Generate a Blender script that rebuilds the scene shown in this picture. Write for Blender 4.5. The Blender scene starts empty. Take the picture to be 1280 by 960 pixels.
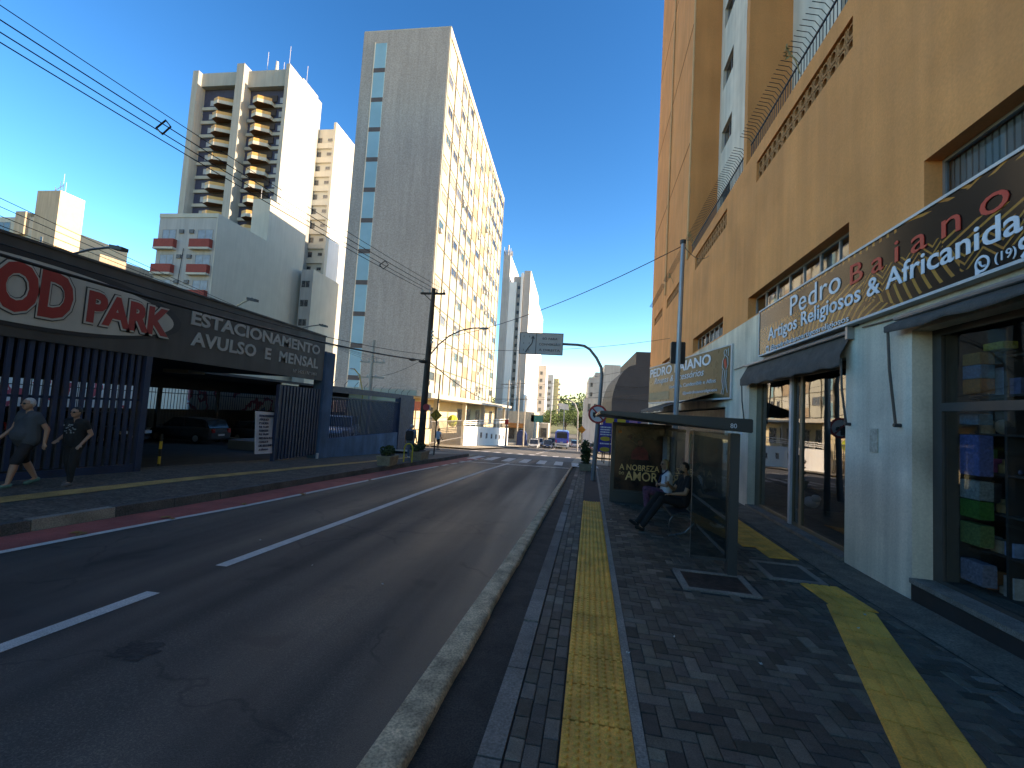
import bpy, bmesh, math, random
from mathutils import Vector, Matrix
random.seed(7)
R = math.radians
sc = bpy.context.scene
C = sc.collection
# ---------------- camera ----------------
F, YAW, PITCH, ROLL = 548.7, .1377, .0652, .0593
cam = bpy.data.cameras.new('camera'); camo = bpy.data.objects.new('camera', cam); C.objects.link(camo); sc.camera = camo
fw = Vector((-math.sin(YAW)*math.cos(PITCH), math.cos(YAW)*math.cos(PITCH), math.sin(PITCH)))
rt = fw.cross(Vector((0, 0, 1))).normalized(); up = rt.cross(fw)
R2 = rt*math.cos(ROLL)+up*math.sin(ROLL); U2 = up*math.cos(ROLL)-rt*math.sin(ROLL)
mw = Matrix((R2, U2, -fw)).transposed().to_4x4(); mw.translation = Vector((0, 0, 1.8)); camo.matrix_world = mw
cam.sensor_width = 36; cam.lens = F/1280*36; cam.clip_end = 3000; cam.clip_start = .05
# ---------------- sky, sun, exposure ----------------
SUN_EL = 21; SUN_AZ = 91      # azimuth clockwise from +Y
w = bpy.data.worlds.new('World'); sc.world = w; w.use_nodes = True
nt = w.node_tree; bg = nt.nodes['Background']
sky = nt.nodes.new('ShaderNodeTexSky'); sky.sky_type = 'NISHITA'; sky.sun_disc = False
sky.sun_elevation = R(SUN_EL); sky.sun_rotation = R(SUN_AZ); sky.air_density = 1.0; sky.dust_density = 0.3; sky.ozone_density = 2.2
hs = nt.nodes.new('ShaderNodeHueSaturation'); hs.inputs['Hue'].default_value = .495; hs.inputs['Saturation'].default_value = 1.33; gm = nt.nodes.new('ShaderNodeGamma'); gm.inputs[1].default_value = 1.35; nt.links.new(hs.outputs[0], gm.inputs[0]); nt.links.new(sky.outputs[0], hs.inputs['Color']); nt.links.new(gm.outputs[0], bg.inputs[0]); bg.inputs[1].default_value = .110
sl = bpy.data.lights.new('sun', 'SUN'); so = bpy.data.objects.new('sun', sl); C.objects.link(so)
sl.energy = 5; sl.angle = R(.5); sl.color = (1, .91, .78)
sd = Vector((math.sin(R(SUN_AZ))*math.cos(R(SUN_EL)), math.cos(R(SUN_AZ))*math.cos(R(SUN_EL)), math.sin(R(SUN_EL))))
so.rotation_euler = sd.to_track_quat('Z', 'Y').to_euler()
vs = sc.view_settings; vs.view_transform = 'Standard'; vs.look = 'None'; vs.gamma = 1; vs.use_curve_mapping = False
vs.exposure = 1.22
vs.use_white_balance = True; vs.white_balance_temperature = 8200; vs.white_balance_tint = 17
cy = sc.cycles; cy.max_bounces = 6; cy.diffuse_bounces = 3; cy.glossy_bounces = 3; cy.transmission_bounces = 4; cy.transparent_max_bounces = 12
cy.use_denoising = True; cy.sample_clamp_indirect = 6; cy.caustics_reflective = False; cy.caustics_refractive = False

# ---------------- materials ----------------
MC = {}
def M(name, col=(.5, .5, .5), rough=.8, var=.12, scale=2.0, grain=.0, gscale=60, bump=0, bscale=60, metal=0, streak=0, spec=.4, stain=0, emit=0, attr=False):
    if name in MC: return MC[name]
    m = bpy.data.materials.new(name); m.use_nodes = True; MC[name] = m
    t = m.node_tree; N = t.nodes; L = t.links; b = N['Principled BSDF']
    b.inputs['Roughness'].default_value = rough; b.inputs['Metallic'].default_value = metal
    b.inputs['Specular IOR Level'].default_value = spec
    g = N.new('ShaderNodeNewGeometry'); pos = g.outputs['Position']
    def noise(s, det=4, vec=None, dim=None):
        n = N.new('ShaderNodeTexNoise'); n.inputs['Scale'].default_value = s; n.inputs['Detail'].default_value = det
        L.new(vec or pos, n.inputs['Vector']); return n.outputs['Fac']
    def ramp(f, a, c, lo=.3, hi=.7):
        r = N.new('ShaderNodeMapRange'); r.inputs[1].default_value = lo; r.inputs[2].default_value = hi
        r.inputs[3].default_value = a; r.inputs[4].default_value = c; L.new(f, r.inputs[0]); return r.outputs[0]
    def mul(a, b_):
        k = N.new('ShaderNodeMath'); k.operation = 'MULTIPLY'; L.new(a, k.inputs[0]); L.new(b_, k.inputs[1]); return k.outputs[0]
    f = ramp(noise(scale), 1-var, 1+var)
    if grain: f = mul(f, ramp(noise(gscale, 2), 1-grain, 1+grain))
    if streak:
        mp = N.new('ShaderNodeMapping'); mp.inputs['Scale'].default_value = (2.2, 2.2, .13); L.new(pos, mp.inputs[0])
        f = mul(f, ramp(noise(1.3, 5, mp.outputs[0]), 1-streak, 1+streak*.4, .35, .65))
    if stain: f = mul(f, ramp(noise(.55, 8), 1, 1-stain, .52, .7))
    rgb = N.new('ShaderNodeRGB'); rgb.outputs[0].default_value = (*col, 1); base = rgb.outputs[0]
    if attr:
        at = N.new('ShaderNodeVertexColor'); at.layer_name = 'Col'; base = at.outputs[0]
    vm = N.new('ShaderNodeVectorMath'); vm.operation = 'SCALE'; L.new(base, vm.inputs[0]); L.new(f, vm.inputs['Scale'])
    L.new(vm.outputs[0], b.inputs['Base Color'])
    L.new(ramp(noise(scale*3), max(0, rough-.08), min(1, rough+.08)), b.inputs['Roughness'])
    if bump:
        bp = N.new('ShaderNodeBump'); bp.inputs['Strength'].default_value = bump; bp.inputs['Distance'].default_value = .01
        L.new(noise(bscale, 3), bp.inputs['Height']); L.new(bp.outputs[0], b.inputs['Normal'])
    if emit:
        b.inputs['Emission Color'].default_value = (*col, 1); b.inputs['Emission Strength'].default_value = emit
    return m
def glass(name, tint=(.8, .85, .85), refl=1.7, rough=.015, dark=0):
    if name in MC: return MC[name]
    m = bpy.data.materials.new(name); m.use_nodes = True; MC[name] = m
    t = m.node_tree; N = t.nodes; L = t.links; N.remove(N['Principled BSDF']); o = N['Material Output']
    tr = N.new('ShaderNodeBsdfTransparent'); tr.inputs[0].default_value = (*tint, 1)
    gl = N.new('ShaderNodeBsdfGlossy'); gl.inputs['Roughness'].default_value = rough; gl.inputs[0].default_value = (.95, .97, 1, 1)
    fr = N.new('ShaderNodeFresnel'); fr.inputs[0].default_value = refl
    geo = N.new('ShaderNodeNewGeometry'); n = N.new('ShaderNodeTexNoise'); n.inputs['Scale'].default_value = 1.2; L.new(geo.outputs['Position'], n.inputs['Vector'])
    bp = N.new('ShaderNodeBump'); bp.inputs['Strength'].default_value = .05; bp.inputs['Distance'].default_value = .02; L.new(n.outputs[0], bp.inputs['Height']); L.new(bp.outputs[0], gl.inputs['Normal'])
    inv = N.new('ShaderNodeMath'); inv.operation = 'SUBTRACT'; inv.inputs[0].default_value = 1; L.new(geo.outputs['Backfacing'], inv.inputs[1]); fm = N.new('ShaderNodeMath'); fm.operation = 'MULTIPLY'; L.new(fr.outputs[0], fm.inputs[0]); L.new(inv.outputs[0], fm.inputs[1])
    mx = N.new('ShaderNodeMixShader'); L.new(fm.outputs[0], mx.inputs[0]); L.new(tr.outputs[0], mx.inputs[1]); L.new(gl.outputs[0], mx.inputs[2]); L.new(mx.outputs[0], o.inputs[0])
    return m

def asphalt(name, col, cracks=True):
    m = M(name, col, .74, var=.22, scale=.9, grain=.55, gscale=190, bump=.6, bscale=170, stain=.3, spec=.55); t = m.node_tree; N = t.nodes; L = t.links; b = N['Principled BSDF']
    src = b.inputs['Base Color'].links[0].from_socket; g_ = N.new('ShaderNodeNewGeometry')
    def nz(s, sc_, d=5, dist=0):
        mp = N.new('ShaderNodeMapping'); mp.inputs['Scale'].default_value = sc_; L.new(g_.outputs['Position'], mp.inputs[0]); n = N.new('ShaderNodeTexNoise'); n.inputs['Scale'].default_value = s; n.inputs['Detail'].default_value = d; n.inputs['Distortion'].default_value = dist; L.new(mp.outputs[0], n.inputs['Vector']); return n.outputs['Fac']
    def mr(f, lo, hi, a, c):
        r = N.new('ShaderNodeMapRange'); r.inputs[1].default_value = lo; r.inputs[2].default_value = hi; r.inputs[3].default_value = a; r.inputs[4].default_value = c; L.new(f, r.inputs[0]); return r.outputs[0]
    def mu(a, c, op='MULTIPLY'):
        k = N.new('ShaderNodeMath'); k.operation = op; L.new(a, k.inputs[0]); L.new(c, k.inputs[1]); return k.outputs[0]
    tracks = mr(nz(1.0, (1.1, .05, 1), 3), .38, .64, .76, 1.5)
    gravel = mr(nz(70, (1, 1, 1), 2), .50, .62, 1, 2.1); gm = mr(nz(.45, (1.4, .5, 1), 6, .6), .50, .64, 0, 1)
    one = N.new('ShaderNodeMath'); one.operation = 'SUBTRACT'; L.new(gravel, one.inputs[0]); one.inputs[1].default_value = 1
    gg = N.new('ShaderNodeMath'); gg.operation = 'MULTIPLY_ADD'; L.new(one.outputs[0], gg.inputs[0]); L.new(gm, gg.inputs[1]); gg.inputs[2].default_value = 1
    f = mu(tracks, gg.outputs[0])
    if cracks:
        vo = N.new('ShaderNodeTexVoronoi'); vo.feature = 'DISTANCE_TO_EDGE'; vo.inputs['Scale'].default_value = .55
        ds = N.new('ShaderNodeTexNoise'); ds.inputs['Scale'].default_value = 2.2; ds.inputs['Detail'].default_value = 6; L.new(g_.outputs['Position'], ds.inputs['Vector'])
        ad = N.new('ShaderNodeVectorMath'); ad.operation = 'MULTIPLY_ADD'; L.new(ds.outputs['Color'], ad.inputs[0]); ad.inputs[1].default_value = (.7, .7, 0); L.new(g_.outputs['Position'], ad.inputs[2]); L.new(ad.outputs[0], vo.inputs['Vector'])
        ck = mr(vo.outputs['Distance'], .0, .012, .30, 1); mk = mr(nz(.35, (1, 1, 1), 3), .48, .53, 1, 0)
        mxk = N.new('ShaderNodeMath'); mxk.operation = 'MAXIMUM'; L.new(ck, mxk.inputs[0]); L.new(mk, mxk.inputs[1]); f = mu(f, mxk.outputs[0])
    spots = mr(nz(1.7, (1, 1, 1), 2), .30, .36, .62, 1); f = mu(f, spots)
    vm = N.new('ShaderNodeVectorMath'); vm.operation = 'SCALE'; L.new(src, vm.inputs[0]); L.new(f, vm.inputs['Scale']); L.new(vm.outputs[0], b.inputs['Base Color'])
    L.new(mr(tracks, .76, 1.5, .80, .55), b.inputs['Roughness']); return m

# ---------------- mesh helpers ----------------
class MB:
    def __init__(s): s.v = []; s.f = []; s.c = []; s.cur = None
    def add(s, vs, fs):
        n = len(s.v); s.v += [tuple(p) for p in vs]; s.f += [tuple(i+n for i in f) for f in fs]
        s.c += [s.cur]*len(fs); return s
    def box(s, x0, x1, y0, y1, z0, z1):
        return s.add([(x0,y0,z0),(x1,y0,z0),(x1,y1,z0),(x0,y1,z0),(x0,y0,z1),(x1,y0,z1),(x1,y1,z1),(x0,y1,z1)],
                     [(0,3,2,1),(4,5,6,7),(0,1,5,4),(1,2,6,5),(2,3,7,6),(3,0,4,7)])
    def prism(s, pts, vec):
        n = len(pts); vec = Vector(vec); a = [Vector(p) for p in pts]; b = [p+vec for p in a]
        return s.add(a+b, [tuple(range(n))[::-1], tuple(range(n, 2*n))]+[(i, (i+1) % n, n+(i+1) % n, n+i) for i in range(n)])
    def bar(s, p, q, w_, h_):      # box beam from p to q
        p = Vector(p); q = Vector(q); d = (q-p).normalized(); a = d.cross(Vector((0,0,1)))
        if a.length < .01: a = Vector((1,0,0))
        a.normalize(); b = a.cross(d)
        return s.prism([p+a*x*w_/2+b*y*h_/2 for x, y in ((-1,-1),(1,-1),(1,1),(-1,1))], q-p)
    def tube(s, pts, r, n=8, caps=True):
        pts = [Vector(p) for p in pts]; rs = r if isinstance(r, (list, tuple)) else [r]*len(pts); vs_ = []; prev = None
        for i, p in enumerate(pts):
            d = (pts[min(i+1, len(pts)-1)]-pts[max(i-1, 0)]).normalized()
            a = d.cross(Vector((0,0,1))) if prev is None else prev-d*prev.dot(d)
            if a.length < .01: a = d.cross(Vector((0,1,0)))
            a.normalize(); prev = a; b = d.cross(a)
            vs_ += [p+(a*math.cos(2*math.pi*k/n)+b*math.sin(2*math.pi*k/n))*rs[i] for k in range(n)]
        fs = [(i*n+k, i*n+(k+1) % n, (i+1)*n+(k+1) % n, (i+1)*n+k) for i in range(len(pts)-1) for k in range(n)]
        if caps: fs += [tuple(range(n))[::-1], tuple(range((len(pts)-1)*n, len(pts)*n))]
        return s.add(vs_, fs)
    def cyl(s, p, q, r0, r1=None, n=16): return s.tube([p, q], [r0, r0 if r1 is None else r1], n)
    def ell(s, c, rx, ry, rz, n=12, m=8):
        c = Vector(c); vs_ = [c+Vector((0,0,-rz))]
        for i in range(1, m):
            t = math.pi*i/m-math.pi/2
            vs_ += [c+Vector((rx*math.cos(t)*math.cos(2*math.pi*k/n), ry*math.cos(t)*math.sin(2*math.pi*k/n), rz*math.sin(t))) for k in range(n)]
        vs_.append(c+Vector((0,0,rz))); fs = [(0, 1+(k+1) % n, 1+k) for k in range(n)]
        for i in range(m-2): fs += [(1+i*n+k, 1+i*n+(k+1) % n, 1+(i+1)*n+(k+1) % n, 1+(i+1)*n+k) for k in range(n)]
        l = len(vs_)-1; fs += [(l, 1+(m-2)*n+k, 1+(m-2)*n+(k+1) % n) for k in range(n)]
        return s.add(vs_, fs)
    def cap(s, p, q, r0, r1, n=12):     # tapered capsule
        p = Vector(p); q = Vector(q); d = q-p; L_ = d.length; d = d.normalized() if L_ > 1e-6 else Vector((0,0,1))
        pts = []; rs = []
        for t in (-.95, -.7, -.35): pts.append(p+d*t*r0); rs.append(r0*math.sqrt(1-t*t))
        pts.append(p); rs.append(r0); pts.append(q); rs.append(r1)
        for t in (.35, .7, .95): pts.append(q+d*t*r1); rs.append(r1*math.sqrt(1-t*t))
        return s.tube(pts, rs, n)
    def quad(s, *p): return s.add(p, [tuple(range(len(p)))])
    def build(s, name, mat, parent=None, smooth=False, off=(0,0,0), bevel=0):
        me = bpy.data.meshes.new(name); o_ = Vector(off)
        if parent is not None:
            q = parent
            while q is not None: o_ = o_+Vector(q.get('_o', (0,0,0))); q = q.parent
        me.from_pydata([tuple(Vector(p)-o_) for p in s.v], [], s.f); me.materials.append(mat)
        if any(c is not None for c in s.c):
            ca = me.color_attributes.new('Col', 'FLOAT_COLOR', 'CORNER'); i = 0
            for p, c in zip(me.polygons, s.c):
                for li in p.loop_indices: ca.data[li].color = (*(c or (.5,.5,.5)), 1)
        if bevel:
            bm = bmesh.new(); bm.from_mesh(me); bmesh.ops.remove_doubles(bm, verts=bm.verts, dist=1e-5)
            bmesh.ops.bevel(bm, geom=[e for e in bm.edges if len(e.link_faces) == 2 and e.calc_face_angle(0) > .5], offset=bevel, segments=2, affect='EDGES', clamp_overlap=True)
            bm.to_mesh(me); bm.free()
        if smooth:
            me.shade_smooth()
        o = bpy.data.objects.new(name, me); C.objects.link(o)
        if parent is not None: o.parent = parent
        o.location = off
        return o
TH = .0432
def place(o, loc, rot=0):
    o.location = loc; o.rotation_euler = (0, 0, rot)
def thing(name, label, cat, loc=(0,0,0), group=None, uv=False, rot=0):
    """Empty at the thing's base. uv=True: the thing is modelled in street coordinates (u across, v along)."""
    o = bpy.data.objects.new(name, None); C.objects.link(o); o['label'] = label; o['category'] = cat; o['_o'] = tuple(loc)
    if group: o['group'] = group
    if uv: o.location = U(*loc); o.rotation_euler = (0, 0, -TH)
    else: o.location = loc; o.rotation_euler = (0, 0, rot)
    o.empty_display_size = .1
    return o
def tag(o, label, cat, group=None):
    o['label'] = label; o['category'] = cat
    if group: o['group'] = group
    return o
def U(u, v, z=0): return Vector((u*math.cos(TH)+v*math.sin(TH), -u*math.sin(TH)+v*math.cos(TH), z))
def single(mb, name, mat, label, cat, base, group=None, uv=False, **k):
    """a thing that is one mesh, origin at its base"""
    o = mb.build(name, mat, None, off=base, **k); tag(o, label, cat, group)
    if uv: o.location = U(*base); o.rotation_euler = (0, 0, -TH)
    return o
def structure(mb, name, mat, uv=False, **k):
    o = mb.build(name, mat, None, **k); o['kind'] = 'structure'
    if uv: o.rotation_euler = (0, 0, -TH)
    return o
def copy_tree(o, parent=None):
    c = o.copy(); C.objects.link(c)
    if parent is not None: c.parent = parent
    for ch in list(o.children): copy_tree(ch, c)
    return c
def remesh(mb, vox, smooth_it=2):
    me = bpy.data.meshes.new('t'); me.from_pydata(mb.v, [], mb.f); o = bpy.data.objects.new('t', me); C.objects.link(o)
    r = o.modifiers.new('r', 'REMESH'); r.mode = 'VOXEL'; r.voxel_size = vox
    s_ = o.modifiers.new('s', 'SMOOTH'); s_.iterations = smooth_it; s_.factor = .5
    dg = bpy.context.evaluated_depsgraph_get(); dg.update(); me2 = bpy.data.meshes.new_from_object(o.evaluated_get(dg))
    bpy.data.objects.remove(o); bpy.data.meshes.remove(me)
    out = MB(); out.v = [tuple(v.co) for v in me2.vertices]; out.f = [tuple(p.vertices) for p in me2.polygons]; out.c = [None]*len(out.f)
    bpy.data.meshes.remove(me2); return out
def text_mb(body, p0, dx, dy, width=None, height=None, depth=.006, bold=0, shear=0, space=1, res=3, lsp=1, align='LEFT'):
    """lettering as real raised letters: p0 = lower left corner, dx/dy = unit vectors of the reading direction and up"""
    cu = bpy.data.curves.new('t', 'FONT'); cu.body = body; cu.offset = bold; cu.shear = shear; cu.space_character = space; cu.resolution_u = res
    cu.space_line = lsp; cu.align_x = align; cu.extrude = .001
    o = bpy.data.objects.new('t', cu); C.objects.link(o); dg = bpy.context.evaluated_depsgraph_get(); dg.update()
    me = bpy.data.meshes.new_from_object(o.evaluated_get(dg)); vs_ = [v.co.copy() for v in me.vertices]; fs = [tuple(p.vertices) for p in me.polygons]
    bpy.data.objects.remove(o); bpy.data.curves.remove(cu); bpy.data.meshes.remove(me)
    x0 = min(v.x for v in vs_); x1 = max(v.x for v in vs_); y0 = min(v.y for v in vs_); y1 = max(v.y for v in vs_)
    sx = width/(x1-x0) if width else None; sy = height/(y1-y0) if height else None
    sx = sx or sy; sy = sy or sx
    p0 = Vector(p0); dx = Vector(dx); dy = Vector(dy); n = dx.cross(dy)
    mb = MB(); mb.add([p0+dx*(v.x-x0)*sx+dy*(v.y-y0)*sy+n*(depth if v.z > 0 else 0) for v in vs_], fs); return mb
def disc_pts(c, a, b, ra, rb=None, n=32, t0=0, t1=2*math.pi):
    rb = ra if rb is None else rb; c = Vector(c); a = Vector(a); b = Vector(b)
    return [c+a*ra*math.cos(t0+(t1-t0)*k/n)+b*rb*math.sin(t0+(t1-t0)*k/n) for k in range(n)]
def wall_with_holes(mb, x0, x1, yr, zr, holes):
    ys = sorted(set([yr[0], yr[1]]+[h[i] for h in holes for i in (0, 1) if yr[0] < h[i] < yr[1]]))
    zs = sorted(set([zr[0], zr[1]]+[h[i] for h in holes for i in (2, 3) if zr[0] < h[i] < zr[1]]))
    for a, b in zip(ys, ys[1:]):
        run = None
        for c, d in zip(zs, zs[1:]):
            m_, n_ = (a+b)/2, (c+d)/2
            if any(h[0] < m_ < h[1] and h[2] < n_ < h[3] for h in holes):
                if run: mb.box(x0, x1, a, b, *run); run = None
            else: run = (run[0], d) if run else (c, d)
        if run: mb.box(x0, x1, a, b, *run)
    return mb
def lerp(x, pts):
    if x <= pts[0][0]: a, b = pts[0], pts[1]
    elif x >= pts[-1][0]: a, b = pts[-2], pts[-1]
    else:
        for a, b in zip(pts, pts[1:]):
            if a[0] <= x <= b[0]: break
    return a[1]+(b[1]-a[1])*(x-a[0])/(b[0]-a[0])
# ================= GROUND =================
def g(y):
    if y < 16: return -.0256*y
    if y < 30: t = y-16; return -.4096-.0256*t-.5*(.039/14)*t*t
    if y < 80: return g(29.999)-.0646*(y-30)
    if y < 120: return g(79.999)-.02*(y-80)
    if y < 170: return g(119.999)
    return g(119.999)+.10*(y-170)*min(1, (y-170)/60)
KL = [(-14,-8.9),(4.7,-6.98),(8.1,-6.6),(10.8,-6.37),(15,-5.9),(19.5,-5.42),(23,-5.3)]
def xk(y): return lerp(y, KL)
def zl(x, y):        # left pavement surface, from the kerb (x = xk) to the building line (x = -10)
    a = g(y)+.14; yy = max(y, 5.); b = (.40-.053*yy) if y > 5 else .135-.0256*(y-5)
    if y > 24: b = .40-.053*24-.064*(y-24)
    t = min(1, max(0, (xk(y)-x)/(xk(y)+10))); return a+(b-a)*t
def zr(u, v):        # right pavement surface in street coordinates
    zw = max(g(v), -.17-.05*max(0, v-12.5)) if v > 6.6 else g(v)
    t = min(1, max(0, (u-2.3)/1.4)); t = t*t*(3-2*t); return g(v)+(zw-g(v))*t
def strip(lf, rf, y0, y1, zf, step=.5, n=1, mb=None):
    mb = mb or MB(); ys = [y0]
    while ys[-1] < y1-1e-6: ys.append(min(y1, ys[-1]+step))
    vs_ = []
    for y in ys:
        a, b = lf(y), rf(y)
        for k in range(n+1): x = a+(b-a)*k/n; vs_.append((x, y, zf(x, y)))
    fs = [(i*(n+1)+k, i*(n+1)+k+1, (i+1)*(n+1)+k+1, (i+1)*(n+1)+k) for i in range(len(ys)-1) for k in range(n)]
    return mb.add(vs_, fs)
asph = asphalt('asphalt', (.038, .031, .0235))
asph2 = M('gutter_asphalt', (.036, .030, .024), .9, var=.4, scale=3, grain=.5, gscale=90, bump=.8, bscale=110)
asph3 = M('sunlit_street_asphalt', (.12, .115, .105), .85, var=.2, scale=.6, grain=.2, gscale=60)  # paler copy of the near asphalt, sunlight put into the colour
white = M('road_paint', (.50, .47, .43), .7, var=.12, scale=6, grain=.35, gscale=120, stain=.15)
worn = M('worn_edge_paint', (.50, .35, .21), .85, var=.4, scale=6, grain=.4, gscale=60, bump=.7, bscale=90)
redp = M('red_paint', (.34, .075, .058), .8, var=.2, scale=2.5, grain=.3, gscale=90, stain=.35)
conc = M('kerb_concrete', (.23, .20, .165), .9, var=.25, scale=3, grain=.3, gscale=70, bump=.5, bscale=80)
dkconc = M('dark_kerb', (.085, .08, .075), .9, var=.35, scale=2.5, grain=.4, gscale=60, bump=.5, bscale=70)
yel = M('yellow_tactile', (.84, .37, .06), .75, var=.25, scale=4, grain=.18, gscale=90, bump=.2, bscale=120, stain=.2)
yel2 = M('faded_yellow', (.42, .25, .08), .85, var=.3, scale=3, grain=.3, gscale=60, stain=.3)
stonepav = M('stone_paving', (.085, .07, .055), .9, var=.35, scale=5, grain=.55, gscale=22, bump=.9, bscale=25, stain=.2)
paver = M('pavers', attr=True, rough=.78, var=.18, scale=8, grain=.3, gscale=120, bump=.35, bscale=130)
sand = M('joint_sand', (.03, .029, .028), .95, var=.3, scale=9)
metal_dk = M('dark_metal', (.035, .037, .04), .45, var=.1, metal=.2)
# terrain to the horizon
mb = MB(); xs = [-900,-400,-200,-120,-80,-50,-30,-20,-12,-6,0,6,12,20,30,50,80,120,200,400,900]; ys = [-150,-60,-30,-10,0,8,16,20,24,28,33,40,55,70,85,100,120,150,170,190,220,260,320,400,500,700,1200]
def ht(x, y):
    z = g(min(y, 170))-.35
    if y > 170: z += min(16, .13*(y-170))*(.75+.25*math.sin(x*.02+1))+ (6*math.exp(-((x-45)/40)**2) if y > 200 else 0)
    if y < 0: z = g(y)-.35 if y > -40 else 1.0-.35
    return z
mb.add([(x, y, ht(x, y)) for y in ys for x in xs], [(i*len(xs)+k, i*len(xs)+k+1, (i+1)*len(xs)+k+1, (i+1)*len(xs)+k) for i in range(len(ys)-1) for k in range(len(xs)-1)])
structure(mb, 'terrain', M('terrain_soil', (.10, .11, .06), .95, var=.3, scale=.05, grain=.3, gscale=.6))
# main road (near block), its gutter, and the worn raised edge line
LO = lambda y: -1.13+.059*y
LI = lambda y: -.905+.0515*y
KO = lambda v: -.52+.0432*v
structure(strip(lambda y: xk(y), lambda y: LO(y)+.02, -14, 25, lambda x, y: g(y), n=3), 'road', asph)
structure(strip(lambda y: LI(y)-.05, lambda y: KO(y)+.02, -14, 25, lambda x, y: g(y)-.055, n=1), 'gutter', asph2)
mb = MB(); ys = [-14+.25*i for i in range(int(35.5/.25))]; prof = [(0, .003), (.15, .006), (.5, .008), (.85, .005), (1, -.010), (1.04, -.065)]
random.seed(3); j = 0
vv = []
for i, y in enumerate(ys):
    a, b = LO(y), LI(y); j = random.uniform(-.010, .010) if i % 2 == 0 else j*.6
    for t, z in prof: vv.append((a+(b-a)*t+(j if t > .8 else 0), y, g(y)+z))
n = len(prof); mb.add(vv, [(i*n+k, i*n+k+1, (i+1)*n+k+1, (i+1)*n+k) for i in range(len(ys)-1) for k in range(n-1)])
structure(mb, 'road_edge_line', worn, smooth=True)
# lane markings
WL = [(-14,-7.9),(4.2,-6.28),(5.8,-6.08),(7.3,-5.83),(8.6,-5.70),(14.1,-5.24),(19.0,-4.66)]
structure(strip(lambda y: xk(y)+.03, lambda y: lerp(y, WL)-.06, -14, 22.5, lambda x, y: g(y)+.004), 'red_lane', redp)
structure(strip(lambda y: lerp(y, WL)-.06, lambda y: lerp(y, WL)+.06, -14, 16.5, lambda x, y: g(y)+.008), 'lane_line', white)
mb = MB()
for k in range(7): y0 = 16.9+k*.95; strip(lambda y: lerp(y, WL)-.07, lambda y: lerp(y, WL)+.07, y0, y0+.55, lambda x, y: g(y)+.008, mb=mb)
structure(mb, 'lane_dashes', white)
CL = [(-6,-4.25),(2.7,-3.90),(3.8,-3.83),(4.6,-3.82),(6.85,-3.70),(10.2,-3.53),(15.8,-3.14),(20.6,-2.72)]
mb = MB()
for y0, y1 in ((-5,-2.2),(.9,3.8),(4.6,20.3)): strip(lambda y: lerp(y, CL)-.07, lambda y: lerp(y, CL)+.07, y0, y1, lambda x, y: g(y)+.005, mb=mb)
structure(mb, 'centre_line', white)
structure(strip(lambda y: -4.9+.0*y, lambda y: .02, 0, 1, lambda x, y: g(19.35+.12*(x+4.9)+.22*y)+.006, step=1, n=8), 'stop_line', white)
o = bpy.data.objects['stop_line']
for v in o.data.vertices: v.co.y = 19.35+.12*(v.co.x+4.9)+.22*v.co.y
mb = MB()
for k in range(11):
    x = -7.6+k*.86; strip(lambda y: x, lambda y: x+.42, 21.4, 24.4, lambda x_, y: g(y)+.007, mb=mb)
structure(mb, 'crosswalk', white)
# patches of newer tar and a worn manhole in the lane
mb = MB(); mb.add([(x, y, g(y)+.003) for x, y, z in [(p.x*1.0+.04*math.sin(i*2.3), p.y+.03*math.cos(i*1.7), 0) for i, p in enumerate(disc_pts((-3.02, 2.92, 0), (1,0,0), (0,1,0), .17, .12, 20))]], [tuple(range(20))])
structure(mb, 'road_patch', M('tar_patch', (.029, .026, .023), .8, var=.35, scale=9, bump=.9, bscale=50))
# junction and street running down the hill
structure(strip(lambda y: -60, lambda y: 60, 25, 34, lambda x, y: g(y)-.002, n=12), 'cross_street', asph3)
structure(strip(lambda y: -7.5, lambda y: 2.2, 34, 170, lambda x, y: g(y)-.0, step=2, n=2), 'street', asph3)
mb = MB()
for k in range(11): x = -7.2+k*.86; strip(lambda y: x, lambda y: x+.42, 31.2, 33.4, lambda x_, y: g(y)+.004, mb=mb)
structure(mb, 'far_crosswalk', white)
mb = MB(); strip(lambda y: -2.75, lambda y: -2.6, 36, 110, lambda x, y: g(y)+.006, step=2, mb=mb)
structure(mb, 'street_line', white)
lit = M('pale_sunlit_pavement', (.30, .265, .20), .9, var=.2, scale=.8, grain=.25, gscale=20, bump=.3, bscale=30)  # pale ground past the junction, sunlight put into the colour
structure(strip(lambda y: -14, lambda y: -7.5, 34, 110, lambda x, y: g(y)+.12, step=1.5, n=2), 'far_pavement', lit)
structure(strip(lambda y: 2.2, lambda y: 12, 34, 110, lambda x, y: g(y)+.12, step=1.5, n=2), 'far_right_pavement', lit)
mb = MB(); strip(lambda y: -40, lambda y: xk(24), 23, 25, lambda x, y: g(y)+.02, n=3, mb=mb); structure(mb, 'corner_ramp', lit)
# left pavement with kerbstones, yellow guide strip
structure(strip(lambda y: -10.6, lambda y: xk(y)-.16, -14, 23.2, zl, n=6), 'pavement', stonepav)
mb = MB(); mb2 = MB(); random.seed(5); y = -14
while y < 23.2:
    L_ = random.uniform(.9, 1.1); y1 = min(23.2, y+L_-.015); dz = random.uniform(-.008, .008); tgt = mb2 if (4.2 < y < 5.4 or 9 < y < 9.5 or y < 3 and random.random() < .3) else mb
    for a, b in ((y, y1),):
        xa, xb = xk(a), xk(b)
        tgt.add([(xa-.16,a,g(a)-.1),(xa,a,g(a)-.1),(xb,b,g(b)-.1),(xb-.16,b,g(b)-.1),(xa-.16,a,g(a)+.145+dz),(xa-.02,a,g(a)+.145+dz),(xb-.02,b,g(b)+.145+dz),(xb-.16,b,g(b)+.145+dz)],
            [(4,5,6,7),(0,1,5,4),(1,2,6,5),(2,3,7,6),(3,0,4,7)])
    y += L_
structure(mb, 'kerb', dkconc); structure(mb2, 'kerb_repair', conc)
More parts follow.
